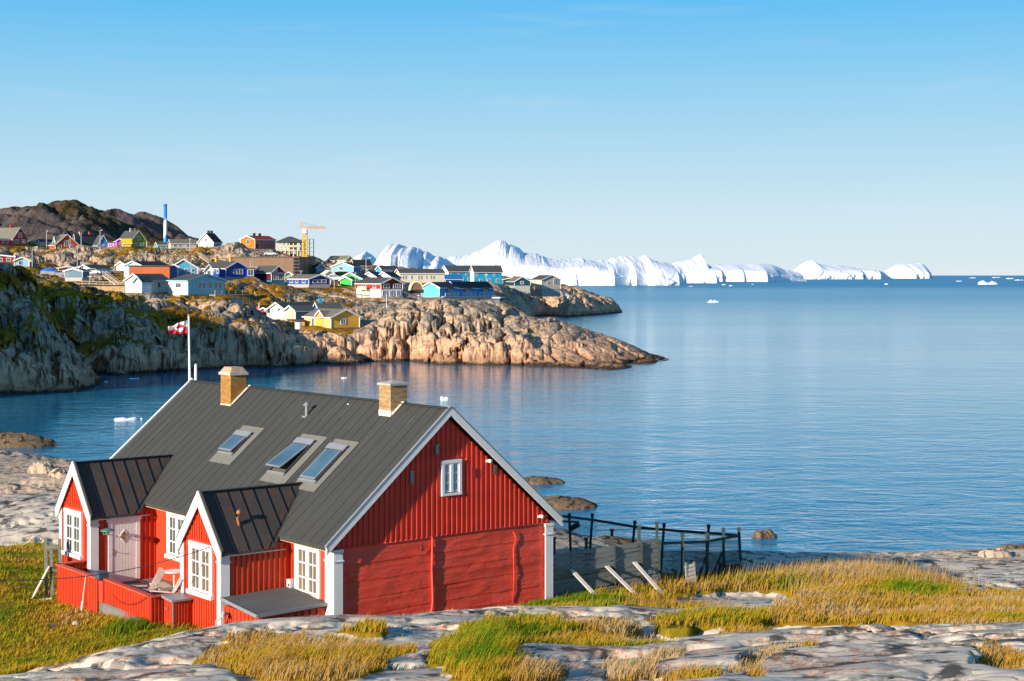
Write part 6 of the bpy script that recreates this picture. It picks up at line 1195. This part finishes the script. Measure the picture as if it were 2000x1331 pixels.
def blades(name, x, y, z, h, wd, tint, lean, label=None):
    n = len(x); ang = rng.uniform(0, 2*math.pi, n); la = rng.normal(0, 1, n)*.5+.6; dx = np.cos(la)*lean*h; dy = np.sin(la)*lean*h; wx, wy = np.cos(ang)*wd/2, np.sin(ang)*wd/2
    V = np.zeros((n, 5, 3), np.float32); V[:,0] = np.stack([x-wx, y-wy, z-.03], 1); V[:,1] = np.stack([x+wx, y+wy, z-.03], 1); V[:,2] = np.stack([x+dx*.35+wx*.8, y+dy*.35+wy*.8, z+h*.58], 1); V[:,3] = np.stack([x+dx*.35-wx*.8, y+dy*.35-wy*.8, z+h*.58], 1); V[:,4] = np.stack([x+dx, y+dy, z+h*.97], 1)
    me = bpy.data.meshes.new(name); me.vertices.add(n*5); me.vertices.foreach_set('co', V.ravel()); b = np.arange(n, dtype=np.int32)[:,None]*5
    loops = np.concatenate([b+np.array([[0,1,2,3]]), b+np.array([[3,2,4]])], 1).ravel(); me.loops.add(len(loops)); me.loops.foreach_set('vertex_index', loops.astype(np.int32)); me.polygons.add(2*n)
    st = (np.arange(n, dtype=np.int32)[:,None]*7+np.array([[0,4]])).ravel(); me.polygons.foreach_set('loop_start', st.astype(np.int32)); me.update(calc_edges=True)
    a = me.attributes.new('tint', 'FLOAT', 'POINT'); a.data.foreach_set('value', np.repeat(tint, 5).astype(np.float32)); me.materials.append(M_grass); o = bpy.data.objects.new(name, me); COL.objects.link(o); return tag(o, label, 'grass', kind='stuff')
def samp(A, x, y):
    a = (np.log(y)-math.log(13))/(math.log(165)-math.log(13))*(nr-1); b = (x/y+.52)/1.04*(nc_-1); return A[np.clip(a.astype(int), 0, nr-1), np.clip(b.astype(int), 0, nc_-1)]
NB = 900000; t_ = rng.uniform(-.40, .40, NB); ly = rng.uniform(math.log(19), math.log(78), NB); y = np.exp(ly); x = t_*y
# more candidates near: uniform in t and log distance
keep = (samp(Mg, x, y) > rng.uniform(.30, .85, NB)) & (samp(Ig.astype(float), x, y) < .5); x, y = x[keep], y[keep]
cl = vnoise(x*2.2, y*2.2, x*0, 300)*.5+vnoise(x*6, y*6, x*0, 301)*.5; keep = cl+.3*vnoise(x*.7, y*.9, x*0, 303) > rng.uniform(-.7, .65, len(x)); x, y, cl = x[keep], y[keep], cl[keep]
if len(x) > 300000: x, y, cl = x[:300000], y[:300000], cl[:300000]
PX = samp(PXg, x, y); PY = samp(PYg, x, y); dr_ = samp(Dg, x, y); z = gz(x, y)
tall = np.exp(-((PX-1640)/190)**2-((PY-1130)/30)**2)*1.15+np.exp(-((PX-1450)/120)**2-((PY-1150)/16)**2)*.5+np.exp(-((PX-940)/70)**2-((PY-1275)/45)**2)*.9+np.exp(-((PX-600)/160)**2-((PY-1290)/40)**2)*.35+np.exp(-((PX-1120)/110)**2-((PY-1168)/14)**2)*.3
h = (.06+.16*rng.random(len(x))**1.5+.08*cl)*(1+1.5*tall)*np.where(PX < 640, np.where(y > 44, .75, 1.0), 1.0); h = np.clip(h*(.35+.65*sstep(.25, .9, samp(Mg, x, y))), .03, .75)
tint = np.clip(.20+dr_*.68+.22*cl+.5*fbm(x*.35, y*.55, x*0, 3, 77)+rng.normal(0, .12, len(x)), 0, 1)
grn = np.exp(-((PX-1790)/110)**2-((PY-1155)/14)**2)+np.exp(-((PX-940)/60)**2-((PY-1295)/35)**2)+.9*np.exp(-((PX-1150)/130)**2-((PY-1160)/16)**2)+np.exp(-((PX-1000)/110)**2-((PY-1228)/12)**2)*.7+np.exp(-((PX-150)/260)**2-((PY-1270)/26)**2)*.8+np.exp(-((PX-60)/120)**2-((PY-1100)/20)**2)*.5+np.exp(-((PX-1960)/70)**2-((PY-1215)/9)**2)
strw = np.exp(-((PX-1590)/150)**2-((PY-1118)/16)**2)+np.exp(-((PX-1380)/120)**2-((PY-1152)/9)**2)*.7
tint = np.clip(tint-.38*np.clip(grn, 0, 1)+.45*np.clip(strw, 0, 1), 0, 1)
blades('meadow_grass', x, y, z, h, np.clip(.0042*y/8, .007, .03), tint, .55)
# tall pale seed heads on the right
n = 3800; px = rng.normal(1640, 130, n); yy_ = rng.uniform(55, 72, n); x = (px-1000)/F*yy_; keep = (samp(Mg, x, yy_) > .35); x, yy_ = x[keep], yy_[keep]; h = rng.uniform(.35, .85, len(x))
blades('seeding_grass', x, yy_, gz(x, yy_), h, np.full(len(x), .016), np.clip(rng.normal(.93, .05, len(x)), 0, 1), .25)
n = 2600; px = rng.normal(1350, 90, n); yy_ = rng.uniform(46, 58, n); x = (px-1000)/F*yy_; keep = (samp(Mg, x, yy_) > .35); x, yy_ = x[keep], yy_[keep]; h = rng.uniform(.15, .5, len(x))
blades('straw_grass', x, yy_, gz(x, yy_), h, np.full(len(x), .014), np.clip(rng.normal(.8, .1, len(x)), 0, 1), .3)
# green bushes of weeds against the walls
n = 15000; cs = [(330,1198,.9,.35,5),(250,1205,.9,.3,4),(420,1200,.5,.45,8),(1140,1150,1.2,.35,3),(1060,1158,1.2,.3,3),(960,1172,1.3,.2,3),(1180,1148,1.2,.3,3),(390,1205,.5,.4,6)]; X_ = []; Y_ = []; Hh = []
for px, py, r_, hh, w_ in cs:
    Y0 = {330:47.5,250:50.5,420:46.6,390:47.5}.get(px, 52.0); c = Vector(((px-1000)/F*Y0, Y0)); k = 1500; a = rng.normal(0, r_*.5, k); b = rng.normal(0, r_*.3, k); X_.append(c.x+a); Y_.append(c.y+b); Hh.append(hh*np.exp(-(a/r_)**2)*rng.uniform(.5, 1.1, k)+.05)
X_ = np.concatenate(X_); Y_ = np.concatenate(Y_); Hh = np.concatenate(Hh); ok = samp(Ig.astype(float), X_, Y_) < .5; X_, Y_, Hh = X_[ok], Y_[ok], Hh[ok]
blades('weeds', X_, Y_, gz(X_, Y_), Hh, np.full(len(X_), .018), np.clip(rng.normal(.16, .12, len(X_)), 0, 1), .4)
